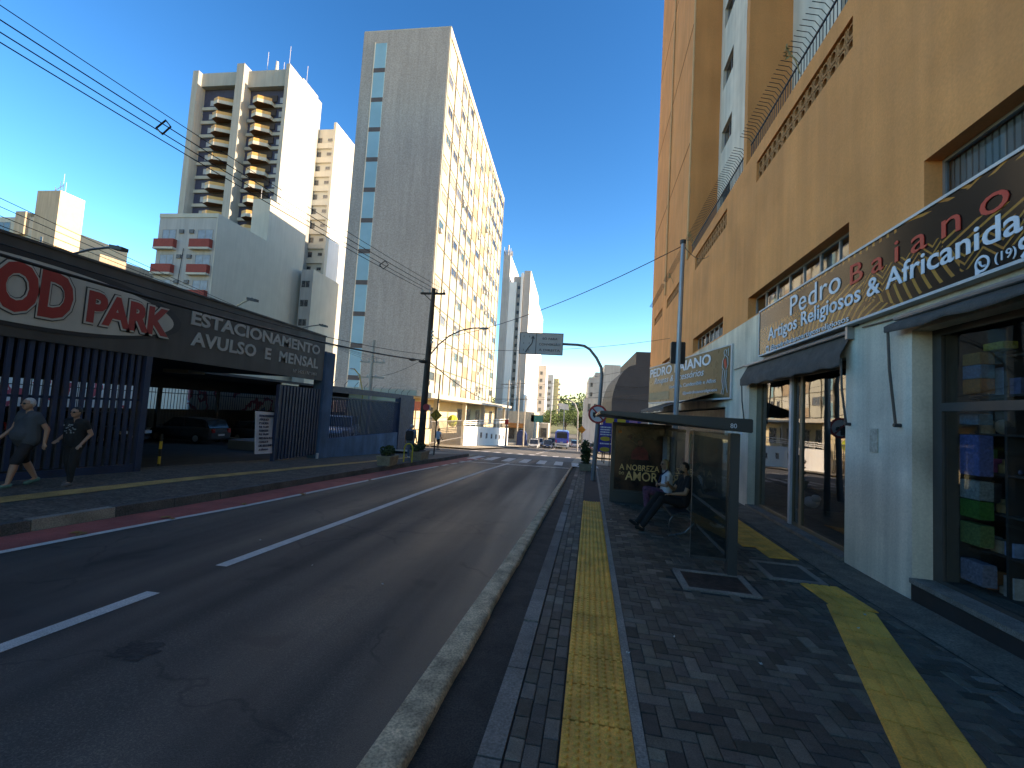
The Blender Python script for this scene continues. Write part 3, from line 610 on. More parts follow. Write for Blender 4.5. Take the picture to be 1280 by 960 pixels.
# ---- big shop sign ----
cosT, sinT = math.cos(TH), math.sin(TH)
def sign_material():
    m = bpy.data.materials.new('african_pattern'); m.use_nodes = True; t = m.node_tree; N = t.nodes; L = t.links; b = N['Principled BSDF']
    tc = N.new('ShaderNodeTexCoord'); sp = N.new('ShaderNodeSeparateXYZ'); L.new(tc.outputs['Object'], sp.inputs[0])
    def mth(op, a, c=None):
        k = N.new('ShaderNodeMath'); k.operation = op
        for i, q in enumerate((a, c)):
            if q is None: continue
            if isinstance(q, (int, float)): k.inputs[i].default_value = q
            else: L.new(q, k.inputs[i])
        return k.outputs[0]
    y, z = sp.outputs[1], sp.outputs[2]
    def rings(cy_, cz, s, band):       # concentric arcs
        dy = mth('SUBTRACT', y, cy_); dz = mth('SUBTRACT', z, cz); d = mth('SQRT', mth('ADD', mth('MULTIPLY', dy, dy), mth('MULTIPLY', mth('MULTIPLY', dz, dz), 1.8)))
        return mth('GREATER_THAN', mth('SINE', mth('MULTIPLY', d, s)), band), d
    r1, d1 = rings(1.2, .95, 42, .55); r2, d2 = rings(4.0, -.35, 44, .5); r3, d3 = rings(2.6, 1.5, 40, .5)
    diag = mth('GREATER_THAN', mth('SINE', mth('ADD', mth('MULTIPLY', y, 22), mth('MULTIPLY', z, 60))), .6)
    zig = mth('GREATER_THAN', mth('SINE', mth('ADD', mth('MULTIPLY', mth('PINGPONG', y, .22), 60), mth('MULTIPLY', z, 70))), .55)
    def mask(f): return f
    n = N.new('ShaderNodeTexVoronoi'); n.inputs['Scale'].default_value = 1.3; mp = N.new('ShaderNodeMapping'); mp.inputs['Scale'].default_value = (0, .8, 1.6); L.new(tc.outputs['Object'], mp.inputs[0]); L.new(mp.outputs[0], n.inputs['Vector'])
    sc_ = N.new('ShaderNodeSeparateColor'); L.new(n.outputs['Color'], sc_.inputs[0]); rr = sc_.outputs[0]
    def pick(lo, hi, f): return mth('MULTIPLY', mth('MULTIPLY', mth('GREATER_THAN', rr, lo), mth('LESS_THAN', rr, hi)), f)
    tot = mth('ADD', mth('ADD', pick(0, .28, r1), pick(.28, .5, diag)), mth('ADD', pick(.5, .75, r2), pick(.75, 1.01, zig)))
    # plain dark bands: behind the name, and the lower right corner
    slope = mth('ADD', z, mth('MULTIPLY', y, .0))
    dark1 = mth('MULTIPLY', mth('GREATER_THAN', z, .62), mth('LESS_THAN', z, .98))
    dark2 = mth('LESS_THAN', z, mth('SUBTRACT', .44, mth('MULTIPLY', y, .11)))
    keep = mth('SUBTRACT', 1, mth('MINIMUM', 1, mth('ADD', dark1, dark2)))
    tot = mth('MINIMUM', 1, mth('MULTIPLY', tot, keep))
    mx = N.new('ShaderNodeMix'); mx.data_type = 'RGBA'; L.new(tot, mx.inputs[0]); mx.inputs[6].default_value = (.010, .008, .007, 1)
    cr = N.new('ShaderNodeMix'); cr.data_type = 'RGBA'; nn = N.new('ShaderNodeTexNoise'); nn.inputs['Scale'].default_value = 3; L.new(tc.outputs['Object'], nn.inputs['Vector']); L.new(nn.outputs['Fac'], cr.inputs[0]); cr.inputs[6].default_value = (.32, .09, .025, 1); cr.inputs[7].default_value = (.50, .26, .05, 1)
    L.new(cr.outputs[2], mx.inputs[7]); L.new(mx.outputs[2], b.inputs['Base Color']); b.inputs['Roughness'].default_value = .16; b.inputs['Specular IOR Level'].default_value = .22
    return m
S0, S1, SZ0, SZ1 = 11.0, 2.4, 3.44, 4.50     # far (left) end, near (right) end
t = thing('shop_sign', 'long black and gold patterned shop sign with red and white lettering', 'sign', (3.78, S1, SZ0), uv=True)
MB().box(3.78, 3.89, S1, S0, SZ0, SZ1).build('panel', sign_material(), t)
mb = MB(); e = .025
for q in ((S1-.002,S0+.002,SZ0-.01,SZ0+e),(S1-.002,S0+.002,SZ1-e,SZ1+.01),(S0-e,S0+.003,SZ0+e,SZ1-e),(S1-.003,S1+e,SZ0+e,SZ1-e)): mb.box(3.765, 3.892, *q)
mb.build('frame', M('white_frame', (.5, .5, .5), .5), t)
DX, DZ = (0, -1, 0), (0, 0, 1)
wl = M('white_lettering', (.62, .66, .72), .5, var=.03); rl = M('red_lettering', (.55, .045, .025), .5, var=.05)
def lt(body, v, z, w_, h_, mat, **k):
    return text_mb(body, (3.776, v, z), DX, DZ, w_, h_, .008, **k).build('lettering', mat, t)
lt('Pedro', 9.36, 4.02, 1.78, .38, wl, space=1.05); lt('Baiano', 7.32, 4.02, 2.58, .30, rl, space=1.5)
lt('Artigos Religiosos & Africanidades', 10.44, 3.635, 6.45, .35, wl, bold=.012)
lt('@pedrobaianoartigosreligiosos', 10.30, 3.455, 2.95, .135, wl)
lt('(19)', 4.90, 3.49, .22, .12, wl)
lt('9', 4.66, 3.46, .11, .2, wl, bold=.02)
# messenger badge (speech bubble ring with handset) and camera badge
mb = MB(); c = (3.768, 5.04, 3.56)
for k in range(28):
    a0, a1 = 6.283*k/28, 6.283*(k+1)/28
    mb.prism([(3.776, c[1]-math.cos(q)*r, c[2]+math.sin(q)*r) for q, r in ((a0,.062),(a1,.062),(a1,.085),(a0,.085))], (-.008, 0, 0))
mb.prism([(3.776, c[1]+.08, c[2]-.11), (3.776, c[1]+.01, c[2]-.08), (3.776, c[1]+.08, c[2]-.02)], (-.0075, 0, 0))
mb.tube([(3.772, c[1]+.03, c[2]+.03), (3.772, c[1]+.02, c[2]-.005), (3.772, c[1]-.005, c[2]-.03), (3.772, c[1]-.035, c[2]-.03)], [.014,.009,.009,.014], 8)
mb.build('messenger_badge', wl, t)
mb = MB(); mb.prism([(3.776, 10.55-a, 3.45+b) for a, b in ((0,.02),(.02,0),(.13,0),(.15,.02),(.15,.14),(.13,.16),(.02,.16),(0,.14))], (-.006, 0, 0)); bd = mb.build('camera_badge', wl, t)
mb = MB(); mb.prism(disc_pts((3.769, 10.475, 3.53), (0,1,0), (0,0,1), .045, n=14), (-.002, 0, 0)); mb.build('lens_mark', M('olive', (.12,.11,.06), .6), bd)
# ---- second sign, set at an angle to the wall ----
A0 = Vector((3.86, 13.25, 0)); A1 = Vector((2.47, 20.0, 0)); ad = (A1-A0).normalized(); an = Vector((-ad.y, ad.x, 0))  # an points to the street
AL = (A1-A0).length
t = thing('shop_sign', 'olive sign with white lettering and a line-drawn dancer, set at an angle', 'sign', (3.86, 13.25, 2.57), uv=True)
def ap(s, z, d=0): p = A0+ad*s+an*d; return (p.x, p.y, z)
mb = MB().prism([ap(0,2.57), ap(AL,2.57), ap(AL,4.12), ap(0,4.12)], -an*.10)
m_ol = M('olive_panel', (.085, .075, .038), .32, var=.12, scale=1.2, spec=.25); mb.build('panel', m_ol, t)
mb = MB()
for s0, s1, z0, z1 in ((0,AL,2.55,2.60),(0,AL,4.09,4.13),(0,.06,2.60,4.09)): mb.prism([ap(s0-.005,z0,.012), ap(s1,z0,.012), ap(s1,z1,.012), ap(s0-.005,z1,.012)], -an*.125)
mb.build('frame', MC['white_frame'], t)
rd = tuple(-ad)
def lt2(body, s, z, w_, h_, mat=wl, **k): return text_mb(body, ap(s, z, .003), rd, DZ, w_, h_, .008, **k).build('lettering', mat, t)
lt2('PEDRO BAIANO', AL-.10, 3.66, AL-1.35, .36, bold=.02)
lt2('Roupas & Acessórios', AL-.65, 3.28, AL-2.35, .32, shear=.25)
lt2('Umbanda, Candomblé e Afins', AL-2.3, 3.06, AL-3.2, .15)
lt2('@pedrobaianoreligiosos', AL-3.6, 2.78, AL-4.4, .13)
mb = MB().prism([ap(AL-.12,2.68,.004), ap(AL-2.3,2.68,.004), ap(AL-2.3,3.0,.004), ap(AL-.12,3.0,.004)][::-1], an*.006); mb.build('pale_patch', M('pale_patch', (.20, .19, .12), .5), t)
mb = MB(); fig = [[(.34,3.92),(.30,4.0),(.22,4.0),(.19,3.92),(.24,3.84),(.32,3.84),(.34,3.92)], [(.27,3.84),(.40,3.70),(.42,3.50),(.33,3.42)], [(.22,3.82),(.12,3.74),(.10,3.55),(.18,3.42)], [(.38,3.42),(.42,3.1),(.37,2.9),(.45,2.72)], [(.26,3.40),(.30,3.12),(.28,2.92),(.34,2.70)], [(.16,3.40),(.20,3.1),(.16,2.9),(.10,2.74)], [(.20,3.95),(.02+.07,4.02),(.09,3.80)]]
for pl in fig: mb.tube([ap(.10+a*1.0, b, .008) for a, b in pl], .009, 5)
mb.build('dancer_drawing', wl, t)
MB().prism([ap(.10+a, b, .005) for a, b in ((.36,3.72),(.24,3.74),(.16,3.5),(.20,3.42),(.30,3.52))], an*.006).build('red_scarf', rl, t)
mb = MB()
for s in (.3, 2.5, 4.8, AL-.2): mb.bar(ap(s, 3.9, -.1), (3.95, ap(s,0)[1]+.0, 3.9), .04, .04) if s > .5 else None; mb.bar(ap(s, 2.8, -.1), (3.95, ap(s,0)[1], 2.8), .04, .04) if s > .5 else None
mb.build('bracket', metal_dk, t)
# ---- awnings ----
def awning(label, v0, v1, ub, uf, zb, zf, droop, group='dark fabric shop awnings', rods=True, mat=fabric, val=.16):
    t = thing('shop_awning', label, 'awning', (ub, v0, zf), group, uv=True); mb = MB(); n = 16; vs_ = []
    for i in range(n+1):
        v = v0+(v1-v0)*i/n; sag = droop*math.sin(math.pi*i/n)+.015*math.sin(i*1.9)
        for k, (tt, q) in enumerate(((0,0),(.35,.5),(.7,.9),(1,.6),(1.0,0))):
            u = ub+(uf-ub)*tt; z = zb+(zf-zb)*tt-sag*q - (val+.02*math.sin(i*2.3) if k == 4 else 0)
            vs_.append((u, v, z))
    fs = [(i*5+k, i*5+k+1, (i+1)*5+k+1, (i+1)*5+k) for i in range(n) for k in range(4)]
    mb.add(vs_, fs); mb.add([(x+.006, y, z-.012) for x, y, z in vs_], [f[::-1] for f in fs]); mb.build('canvas', mat, t, smooth=True)
    if rods:
        for v in (v0+.03, v1-.03):
            r = MB(); r.tube([(uf+.03, v, zf-.05), (uf+.05, v+.0, zf-.55), (ub-.06, v, 1.95)], .016, 6); r.cyl((ub-.08, v, 1.93), (ub, v, 1.93), .025, n=8); r.build('arm', metal_dk, t)
    r = MB(); r.cyl((ub-.04, v0, zb+.02), (ub-.04, v1, zb+.02), .035, n=8); r.box(ub-.1, ub, v0-.06, v0, zb-.1, zb+.1); r.build('roller', alu if mat is fabric else metal_dk, t)
    return t
awning('folded dark awning over the left shop window, below the long sign', 7.5, 12.1, 3.9, 3.73, 3.33, 2.99, .05)
awning('dark awning over the nearest shop window, folded flat to the wall', 1.2, 6.45, 3.9, 3.72, 3.30, 3.20, .03, val=.08)
t = awning('wide dark awning spread out behind the bus shelter, below the angled sign', 14.2, 20.5, 3.9, 2.2, 2.85, 2.25, .05, rods=False, val=.1)
t = awning('beige awning with a dark edge, farthest down the pavement', 21.2, 26.0, 3.9, 2.6, 2.7, 2.15, .05, rods=False, mat=M('beige_canvas', (.25, .20, .14), .8, var=.2, scale=3))
# ---- bus shelter ----
sh = M('shelter_metal', (.045, .052, .055), .42, var=.08, metal=.3, spec=.5)
t = thing('bus_shelter', 'dark metal and glass bus shelter with a poster panel at its far end', 'bus shelter', (1.9, 6.35, -.17), uv=True)
mb = MB(); mb.box(1.84, 1.96, 6.28, 6.42, -.25, 1.70); mb.build('post', sh, t, bevel=.008)
mb = MB(); mb.box(1.86, 1.94, 11.55, 11.65, -.35, 1.75); mb.build('post', sh, t)
vs_ = [(.12,6.0,1.86),(2.06,6.12,1.72),(2.06,12.3,1.72),(.12,12.1,1.84),(.12,6.0,1.90),(2.06,6.12,1.90),(2.06,12.3,1.90),(.12,12.1,1.90)]
mb = MB().add(vs_, [(0,3,2,1),(4,5,6,7),(0,1,5,4),(1,2,6,5),(2,3,7,6),(3,0,4,7)]); mb.build('roof', sh, t, bevel=.01)
text_mb('80', (1.78, 6.104, 1.77), (1,.06,0), (0,0,1), .08, .06, .004).build('shelter_number', wl, t)
f = MB()
for q in ((6.42,9.0,1.60,1.66),(6.42,9.0,.50,.54),(6.42,9.0,.03,.07),(8.95,9.0,.07,1.6)): f.box(1.885, 1.915, *q)
f.box(1.885, 1.915, 9.4, 11.5, 1.6, 1.66); f.box(1.885,1.915,9.4,11.5,.03,.07)
f = f.build('glass_frame', M('pale_rail', (.30, .31, .32), .35, metal=.5), t)
shg = glass('shelter_glass', (.62, .68, .68), 1.75, .01)
MB().box(1.896, 1.904, 6.42, 8.95, .54, 1.60).build('glass_panel', shg, f); MB().box(1.896, 1.904, 6.42, 8.95, .07, .50).build('glass_panel', shg, f); MB().box(1.896, 1.904, 9.4, 11.5, .07, 1.60).build('glass_panel', shg, f)
# side glass at the near end
f = MB(); f.box(1.385, 1.84, 6.335, 6.36, .02, .05); f.box(1.385, 1.392, 6.335, 6.36, .05, 1.72); f = f.build('side_frame', sh, t); MB().box(1.392, 1.84, 6.343, 6.350, .05, 1.7).build('glass_panel', shg, f)
# bench
b = MB(); b.box(1.42, 1.80, 8.0, 11.0, .20, .235); b.build('seat', sh, t, bevel=.01)
for v in (8.3, 10.7): b = MB(); b.tube([(1.80, v, .2), (1.86, v, .05), (1.72, v, -.12), (1.45, v, -.2)], .018, 8); b.build('seat_bracket', M('steel_hoop', (.12,.12,.12), .35, metal=.7), t)
b = MB(); b.tube([(1.40+.22*(1-math.cos(a)), 8.02, .05+.22*math.sin(a)) for a in [math.pi*k/10 for k in range(-5, 12)]], .010, 6); b.build('arm_hoop', MC['steel_hoop'], t)
# poster case at the far end
p = MB(); p.box(.56, 2.02, 11.62, 11.80, -.30, -.02); p.box(.56, .63, 11.62, 11.80, -.02, 1.72); p.box(1.95, 2.02, 11.62, 11.80, -.02, 1.72); p.box(.63, 1.95, 11.62, 11.80, 1.66, 1.72); p.box(.63, 1.95, 11.66, 11.80, -.02, 1.66)
p = p.build('poster_case', sh, t)
def poster_mat():
    m = bpy.data.materials.new('poster'); m.use_nodes = True; tt = m.node_tree; N = tt.nodes; L = tt.links; b_ = N['Principled BSDF']
    tc = N.new('ShaderNodeTexCoord'); n = N.new('ShaderNodeTexNoise'); n.inputs['Scale'].default_value = 2.6; n.inputs['Detail'].default_value = 6; L.new(tc.outputs['Object'], n.inputs['Vector'])
    cr = N.new('ShaderNodeValToRGB'); e_ = cr.color_ramp.elements; e_[0].position = .42; e_[0].color = (.012,.010,.012,1); e_[1].position = .72; e_[1].color = (.11,.05,.03,1); L.new(n.outputs['Fac'], cr.inputs[0]); L.new(cr.outputs[0], b_.inputs['Base Color']); b_.inputs['Roughness'].default_value = .2
    return m
po = MB().box(.66, 1.92, 11.652, 11.658, .02, 1.63).build('poster', poster_mat(), p)
gold = M('gold_lettering', (.75, .48, .20), .5, var=.25, scale=14)
text_mb('A NOBREZA', (.78, 11.650, .52), (1,0,0), DZ, .98, .15, .004, bold=.01).build('lettering', gold, po)
text_mb('DO', (.78, 11.650, .40), (1,0,0), DZ, .12, .07, .004).build('lettering', gold, po)
text_mb('AMOR', (.93, 11.650, .27), (1,0,0), DZ, .80, .23, .004, bold=.012).build('lettering', gold, po)
rb = MB()     # generic figure in red on the poster
rb.prism([(1.05,11.651,.80),(1.50,11.651,.80),(1.46,11.651,1.02),(1.36,11.651,1.13),(1.20,11.651,1.13),(1.08,11.651,1.0)], (0,-.002,0)); rb.build('poster_figure', M('poster_red', (.13,.015,.015), .5, var=.5, scale=9), po)
rb = MB(); rb.prism(disc_pts((1.27,11.651,1.22), (1,0,0), (0,0,1), .06, .08, 14), (0,-.002,0)); rb.build('poster_head', M('poster_skin', (.13,.06,.035), .5, var=.4, scale=20), po)
rb = MB(); rb.prism(disc_pts((1.02,11.651,1.36), (1,0,0), (0,0,1), .05, .065, 14), (0,-.002,0)); rb.build('poster_head', MC['poster_skin'], po)
MB().box(.72, .80, 11.646, 11.651, 1.45, 1.52).build('poster_mark', M('orange_mark', (.5,.16,.03), .5), po)
# timetable panel inside the shelter, pale strip
MB().box(1.80, 1.86, 10.9, 11.5, .55, 1.45).build('timetable', M('timetable', (.32, .31, .28), .6, var=.3, scale=18), t)
# ================= LEFT SIDE: car park =================
fasc = M('fascia_grey', (.062, .056, .052), .6, var=.15, scale=.8, streak=.2, stain=.2)
bluep = M('blue_paint_dark', (.012, .026, .065), .5, var=.2, scale=2, grain=.15)
bluew = M('blue_wall', (.055, .12, .22), .85, var=.18, scale=1.5, grain=.12, gscale=30, bump=.3, bscale=30, stain=.25, streak=.2)
P_ = thing('car_park', 'covered car park with a long dark grey fascia and red lettering on a white oval', 'building', (-10, -8, 0))
YE = 16.35
MB().box(-10.06, -9.93, -8, YE, 2.62, 4.39).build('fascia', fasc, P_)
MB().box(-10.4, -9.9, -8, YE+.03, 4.39, 4.44).build('fascia_cap', fasc, P_)
mb = MB().box(-26.5, -10.06, -8, YE, 2.72, 2.84).box(-26.5, -16, YE, 42, 2.72, 2.84); mb.build('roof', M('roof_sheet', (.045, .045, .045), .9), P_)  # second box is an unseen extension added to darken the interior
MB().box(-22.3, -22.2, -8, 13, 1.92, 2.015).build('rear_beam', M('beam_dark', (.03, .03, .032), .8), P_); MB().box(-22.3, -22.2, -8, YE+30, 2.02, 2.9).build('rear_beam', M('beam_dark', (.03, .03, .032), .8), P_)
mb = MB().box(-22.2, -10.5, YE+.0, YE+.02, 2.6, 2.72)
for y in (-6, 0, 6, 12): MB().box(-16.6, -16.4, y, y+.2, -1, 2.72).build('column', MC['beam_dark'], P_)
for y in (4.0, 9.0, 13.5, 17.5, 21, 25): MB().box(-22.28, -22.12, y, y+.14, -1.2, 2.02).build('column', MC['beam_dark'], P_)
mb = MB().box(-14.2, -13.2, 13.5, 14.2, 2.5, 2.62); mb.build('ceiling_lamp', M('lamp_case', (.2,.2,.2), .5), P_)
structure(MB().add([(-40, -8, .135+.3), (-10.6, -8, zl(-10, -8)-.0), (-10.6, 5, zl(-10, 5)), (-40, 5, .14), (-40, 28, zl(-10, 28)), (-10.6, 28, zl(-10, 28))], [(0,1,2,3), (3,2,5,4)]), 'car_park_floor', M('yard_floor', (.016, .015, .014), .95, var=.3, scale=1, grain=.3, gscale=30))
# oval and lettering
DY = (0, 1, 0); DZ = (0, 0, 1)
cxo, czo = 6.75, 3.50
MB().prism(disc_pts((-9.93, cxo, czo), DY, DZ, 3.05, .70, 64), (.012, 0, 0)).build('oval_border', M('sign_black', (.012, .013, .016), .5), P_)
MB().prism(disc_pts((-9.918, cxo-.05, czo-.02), DY, DZ, 2.88, .60, 64), (.008, 0, 0)).build('oval', M('sign_white', (.42, .40, .36), .6, var=.08, streak=.1), P_)
redl = M('sign_red', (.30, .025, .02), .5, var=.08, streak=.15)
for body, y0, z0, w_, h_ in (('OD', 6.13, 3.06, 1.20, .92), ('PARK', 7.60, 3.14, 1.84, .66)):
    for e, d, m_ in ((.055, .014, MC['sign_black']), (.038, .018, MC['sign_white']), (.0, .022, redl)):
        text_mb(body, (-9.91, y0-e, z0-e), DY, DZ, w_+2*e, h_+2*e, d, bold=.045+e*.75, space=.98).build('lettering', m_, P_)
gl_ = M('sign_grey_letters', (.34, .34, .33), .6, var=.12, scale=3, stain=.3)
text_mb('ESTACIONAMENTO', (-9.93, 10.08, 3.60), DY, DZ, 5.9, .37, .02, bold=.03).build('lettering', gl_, P_)
text_mb('AVULSO  E  MENSAL', (-9.93, 10.13, 3.06), DY, DZ, 5.8, .38, .02, bold=.03, space=1.05).build('lettering', gl_, P_)
text_mb('Nº 1423 / Nº 1461', (-9.93, 14.45, 2.78), DY, DZ, 1.45, .12, .012).build('lettering', gl_, P_)
# left bar fence
mb = MB(); y = -6
F1 = thing('bar_fence', 'tall dark blue bar fence closing the left part of the car park', 'fence', (-10, -6, 0))
while y < 9.0: mb.box(-10.03, -9.98, y, y+.075, zl(-10, y)+.17, 2.62); y += .158
for q in ((-6, 9.15, 1.55, 1.6),): mb.box(-10.07, -10.03, q[0], q[1], q[2], q[3])
mb.build('bars', bluep, F1)
mb = MB().add([(x, y, zl(-10, y)+z) for x in (-10.06, -9.96) for y, z in ((-6,-.1),(9.15,-.1),(9.15,.18),(-6,.18))], [(0,1,2,3),(4,7,6,5),(0,4,5,1),(1,5,6,2),(2,6,7,3),(3,7,4,0)]); mb.build('kick_plate', bluep, F1)
MB().box(-10.08, -9.94, 9.02, 9.17, -.3, 2.62).build('gate_post', bluep, F1)
# sliding gate, pillar, low wall with fence
G_ = thing('sliding_gate', 'dark blue ribbed sliding gate panel at the right of the entrance', 'gate', (-10, 13.9, -.4))
mb = MB(); y = 13.9
while y < 16.25: mb.box(-10.02+(.03 if int((y-13.9)/.09) % 2 else 0), -9.97+(.03 if int((y-13.9)/.09) % 2 else 0), y, y+.09, -.30, 2.28); y += .09
mb.build('panel', bluep, G_); MB().box(-10.05, -9.93, 13.82, 13.9, -.42, 2.3).build('edge_post', bluep, G_); MB().box(-9.99, -9.96, 13.95, 14.9, 2.3, 2.36).build('roller_rail', alu, G_)
W2 = thing('blue_wall', 'blue rendered low wall with a pillar and blue bars, past the car park gate', 'wall', (-10, 16.4, -.4))
MB().box(-10.35, -9.88, 16.42, 17.12, -.9, 3.82).build('pillar', bluew, W2, bevel=.02)
MB().box(-10.2, -9.95, 17.12, 24.6, -1.3, .27).build('low_wall', bluew, W2)
MB().box(-10.25, -9.9, 24.6, 26.9, -1.4, 2.30).build('end_panel', bluep, W2)
mb = MB(); y = 17.2
while y < 24.6: mb.box(-10.08, -10.04, y, y+.035, .27, 2.0); y += .14
mb.box(-10.10, -10.02, 17.12, 24.6, 1.98, 2.04); mb.build('bars', bluep, W2)
MB().box(-10.12, -10.0, 17.12, 26.9, 2.22, 2.48).build('top_band', bluep, W2)
mb = MB()
for k in range(10): y = 17.4+k*.95; mb.tube([(-10.06, y, 2.48), (-10.06, y, 2.62), (-9.9, y, 2.80)], .012, 4)
mb.build('spikes', metal_dk, W2)
mb = MB().cyl((-9.84, 16.3, zl(-10, 16.3)), (-9.84, 16.3, zl(-10, 16.3)+.22), .05, .05, 10); single(mb, 'white_bollard', M('whiteish', (.5, .5, .5), .6), 'short white post end at the foot of the blue pillar', 'bollard', (-9.84, 16.3, zl(-10, 16.3)))
# price board
mb = MB().prism([(-10.02, 13.06, .0-.02), (-9.98, 14.0, -.06), (-10.12, 14.0, 1.32), (-10.16, 13.08, 1.36)], (-.03, 0, 0))
pb = thing('price_board', 'white price board with rows of dark lettering leaning at the entrance', 'sign', (-10.0, 13.5, -.1))
mb.build('board', M('board_white', (.46, .46, .52), .6, var=.08, scale=4), pb)
dkl = M('dark_lettering', (.04, .035, .07), .6)
rows = ['ESTACIONAMENTO', 'AVULSO', '1ª HORA', 'R$ 12,00', 'PERNOITE', 'R$ 20,00', 'MENSALISTA', 'CONSULTE', 'DE SEGUNDA', 'A SÁBADO']
for i, s_ in enumerate(rows): z = 1.18-i*.122; text_mb(s_, (-9.992-.106*(z/1.34), 13.16, z), (.0, 1, -.03), DZ, .75 if len(s_) > 8 else .45, .075, .012, bold=.02).build('lettering', dkl, pb)
# bollard
b_ = thing('striped_bollard', 'slim black and yellow striped bollard in the car park entrance', 'bollard', (-10.85, 10.5, -.32))
for k in range(5): MB().cyl((-10.85, 10.5, -.32+k*.2), (-10.85, 10.5, -.32+(k+1)*.2), .035, .035, 10).build('band', M('bollard_yellow', (.5, .36, .04), .6) if k % 2 else black, b_)
# floodlights on the fascia
for i, (yb, yh, xh, zb) in enumerate(((7.4, 7.2, -8.85, 4.48), (11.8, 11.0, -9.0, 4.48), (15.0, 14.55, -9.0, 4.48))):
    t = thing('floodlight', ('floodlight arm reaching out over the white oval', 'floodlight arm above the word on the middle of the fascia', 'floodlight arm at the far right end of the fascia')[i], 'floodlight', (-10.2, yb, 4.4), 'floodlights on the fascia')
    MB().tube([(-10.2, yb, 4.38), (-10.2, yb, 4.46), (-9.6, (yb+yh)/2, 4.53), (xh, yh, 4.56)], .022, 6).build('arm', metal_dk, t)
    MB().prism([(xh-.1, yh-.09, 4.50), (xh+.16, yh-.07, 4.46), (xh+.16, yh+.07, 4.46), (xh-.1, yh+.09, 4.50)], (0, 0, .07)).build('lamp_head', metal_dk, t)
# bright mural wall behind the yard
def mural():
    m = bpy.data.materials.new('mural'); m.use_nodes = True; t = m.node_tree; N = t.nodes; L = t.links; b = N['Principled BSDF']
    g_ = N.new('ShaderNodeNewGeometry'); n = N.new('ShaderNodeTexNoise'); n.inputs['Scale'].default_value = .55; n.inputs['Detail'].default_value = 3; L.new(g_.outputs['Position'], n.inputs['Vector'])
    cr = N.new('ShaderNodeValToRGB'); el = cr.color_ramp.elements; el[0].position = 0; el[0].color = (.55,.53,.48,1); el[1].position = .52; el[1].color = (.60,.58,.55,1)
    for p, c in ((.54,(.4,.05,.07,1)),(.58,(.45,.08,.10,1)),(.60,(.6,.58,.55,1)),(.68,(.6,.55,.4,1)),(.70,(.12,.15,.30,1))): e = el.new(p); e.color = c
    cr.color_ramp.interpolation = 'CONSTANT'; L.new(n.outputs['Fac'], cr.inputs[0]); L.new(cr.outputs[0], b.inputs['Base Color']); return m
single(MB().box(-31.2, -31, -6, 27.5, -1.5, 2.9), 'yard_wall', mural(), 'pale yard wall with red and blue painted patches behind the parked cars', 'wall', (-31, -6, -1.5))
single(MB().box(-27.2, -27, 28, 60, -2.5, 2.9), 'yard_wall', bpy.data.materials['mural'], 'sunlit pale wall with red paint seen through the car park entrance', 'wall', (-27, 28, -2.5))
single(MB().box(-22.9, -22.7, -8, 13, -2, 1.5).box(-22.9, -22.7, 13, 62, -3, .85), 'added_low_wall', M('beam_dark', (.03, .03, .032), .8), 'added low dark wall keeping light out at the back of the car park', 'wall', (-22.9, -8, -2))  # added to darken the car park and cover the foot of the mural
fb = thing('yard_fence', 'dark thin bar fence at the back of the car park', 'fence', (-22.6, 2, 0)); mb = MB(); y = 2
while y < 60: mb.box(-22.62, -22.60, y, y+.025, -1.3, 2.02); y += .2
mb.box(-22.63, -22.59, 2, 60, 1.75, 1.79); mb.build('bars', metal_dk, fb)

# ================= towers =================
cream = M('cream_panel', (.46, .43, .33), .8, var=.08, scale=.35, streak=.05)
creamw = M('cream_white', (.52, .48, .39), .85, var=.05, scale=.4, streak=.05)
whitew = M('white_render', (.78, .76, .71), .85, var=.04, scale=.3, streak=.06)
greyw = M('grey_and_shaded_render', (.42, .40, .37), .85, var=.08, scale=.4, streak=.12)  # also on fronts of paler blocks, where it paints their shade
mosaic = M('grey_mosaic', (.375, .345, .31), .85, var=.05, scale=.25, grain=.17, gscale=7, bump=0, streak=.10)
navy = M('navy_wall', (.055, .06, .10), .8, var=.1)
paneb = M('pale_blue_blind', (.22, .42, .50), .4, var=.08, scale=.5)
tan = M('tan_panel', (.36, .26, .16), .8, var=.1, scale=.5)
bluec = M('blue_panel', (.18, .31, .33), .7, var=.08, scale=.5)
winm = M('window_dark', (.04, .045, .05), .25, var=.3, scale=.6, spec=.8)
frm = M('window_frame', (.30, .29, .26), .6)
wood = M('brown_soffit', (.16, .075, .03), .7, var=.15)
rail_y = M('amber_rail', (.62, .34, .10), .4, var=.1)
def win(parent, x0, x1, y0, y1, z0, z1, face, bar=1, m=None, pane=True, d=.05):
    """window proud of the wall; face 'y' looks toward -Y, face 'x' looks toward +X"""
    e = min(.07, (z1-z0)*.12); f = MB()
    if face == 'y':
        y = y0
        for q in ((x0,x1,z0,z0+e),(x0,x1,z1-e,z1),(x0,x0+e,z0+e,z1-e),(x1-e,x1,z0+e,z1-e)): f.box(q[0],q[1],y-d,y+.02,q[2],q[3])
        if bar: f.box((x0+x1)/2-e/2,(x0+x1)/2+e/2,y-d*.8,y+.02,z0+e,z1-e)
        f = f.build('window', frm, parent); MB().box(x0+e,x1-e,y-.02,y-.005,z0+e,z1-e).build('pane', m or winm, f)
    else:
        x = x0
        for q in ((y0,y1,z0,z0+e),(y0,y1,z1-e,z1),(y0,y0+e,z0+e,z1-e),(y1-e,y1,z0+e,z1-e)): f.box(x-.02,x+d,q[0],q[1],q[2],q[3])
        if bar: f.box(x-.02,x+d*.8,(y0+y1)/2-e/2,(y0+y1)/2+e/2,z0+e,z1-e)
        f = f.build('window', frm, parent); MB().box(x+.005,x+.02,y0+e,y1-e,z0+e,z1-e).build('pane', m or winm, f)
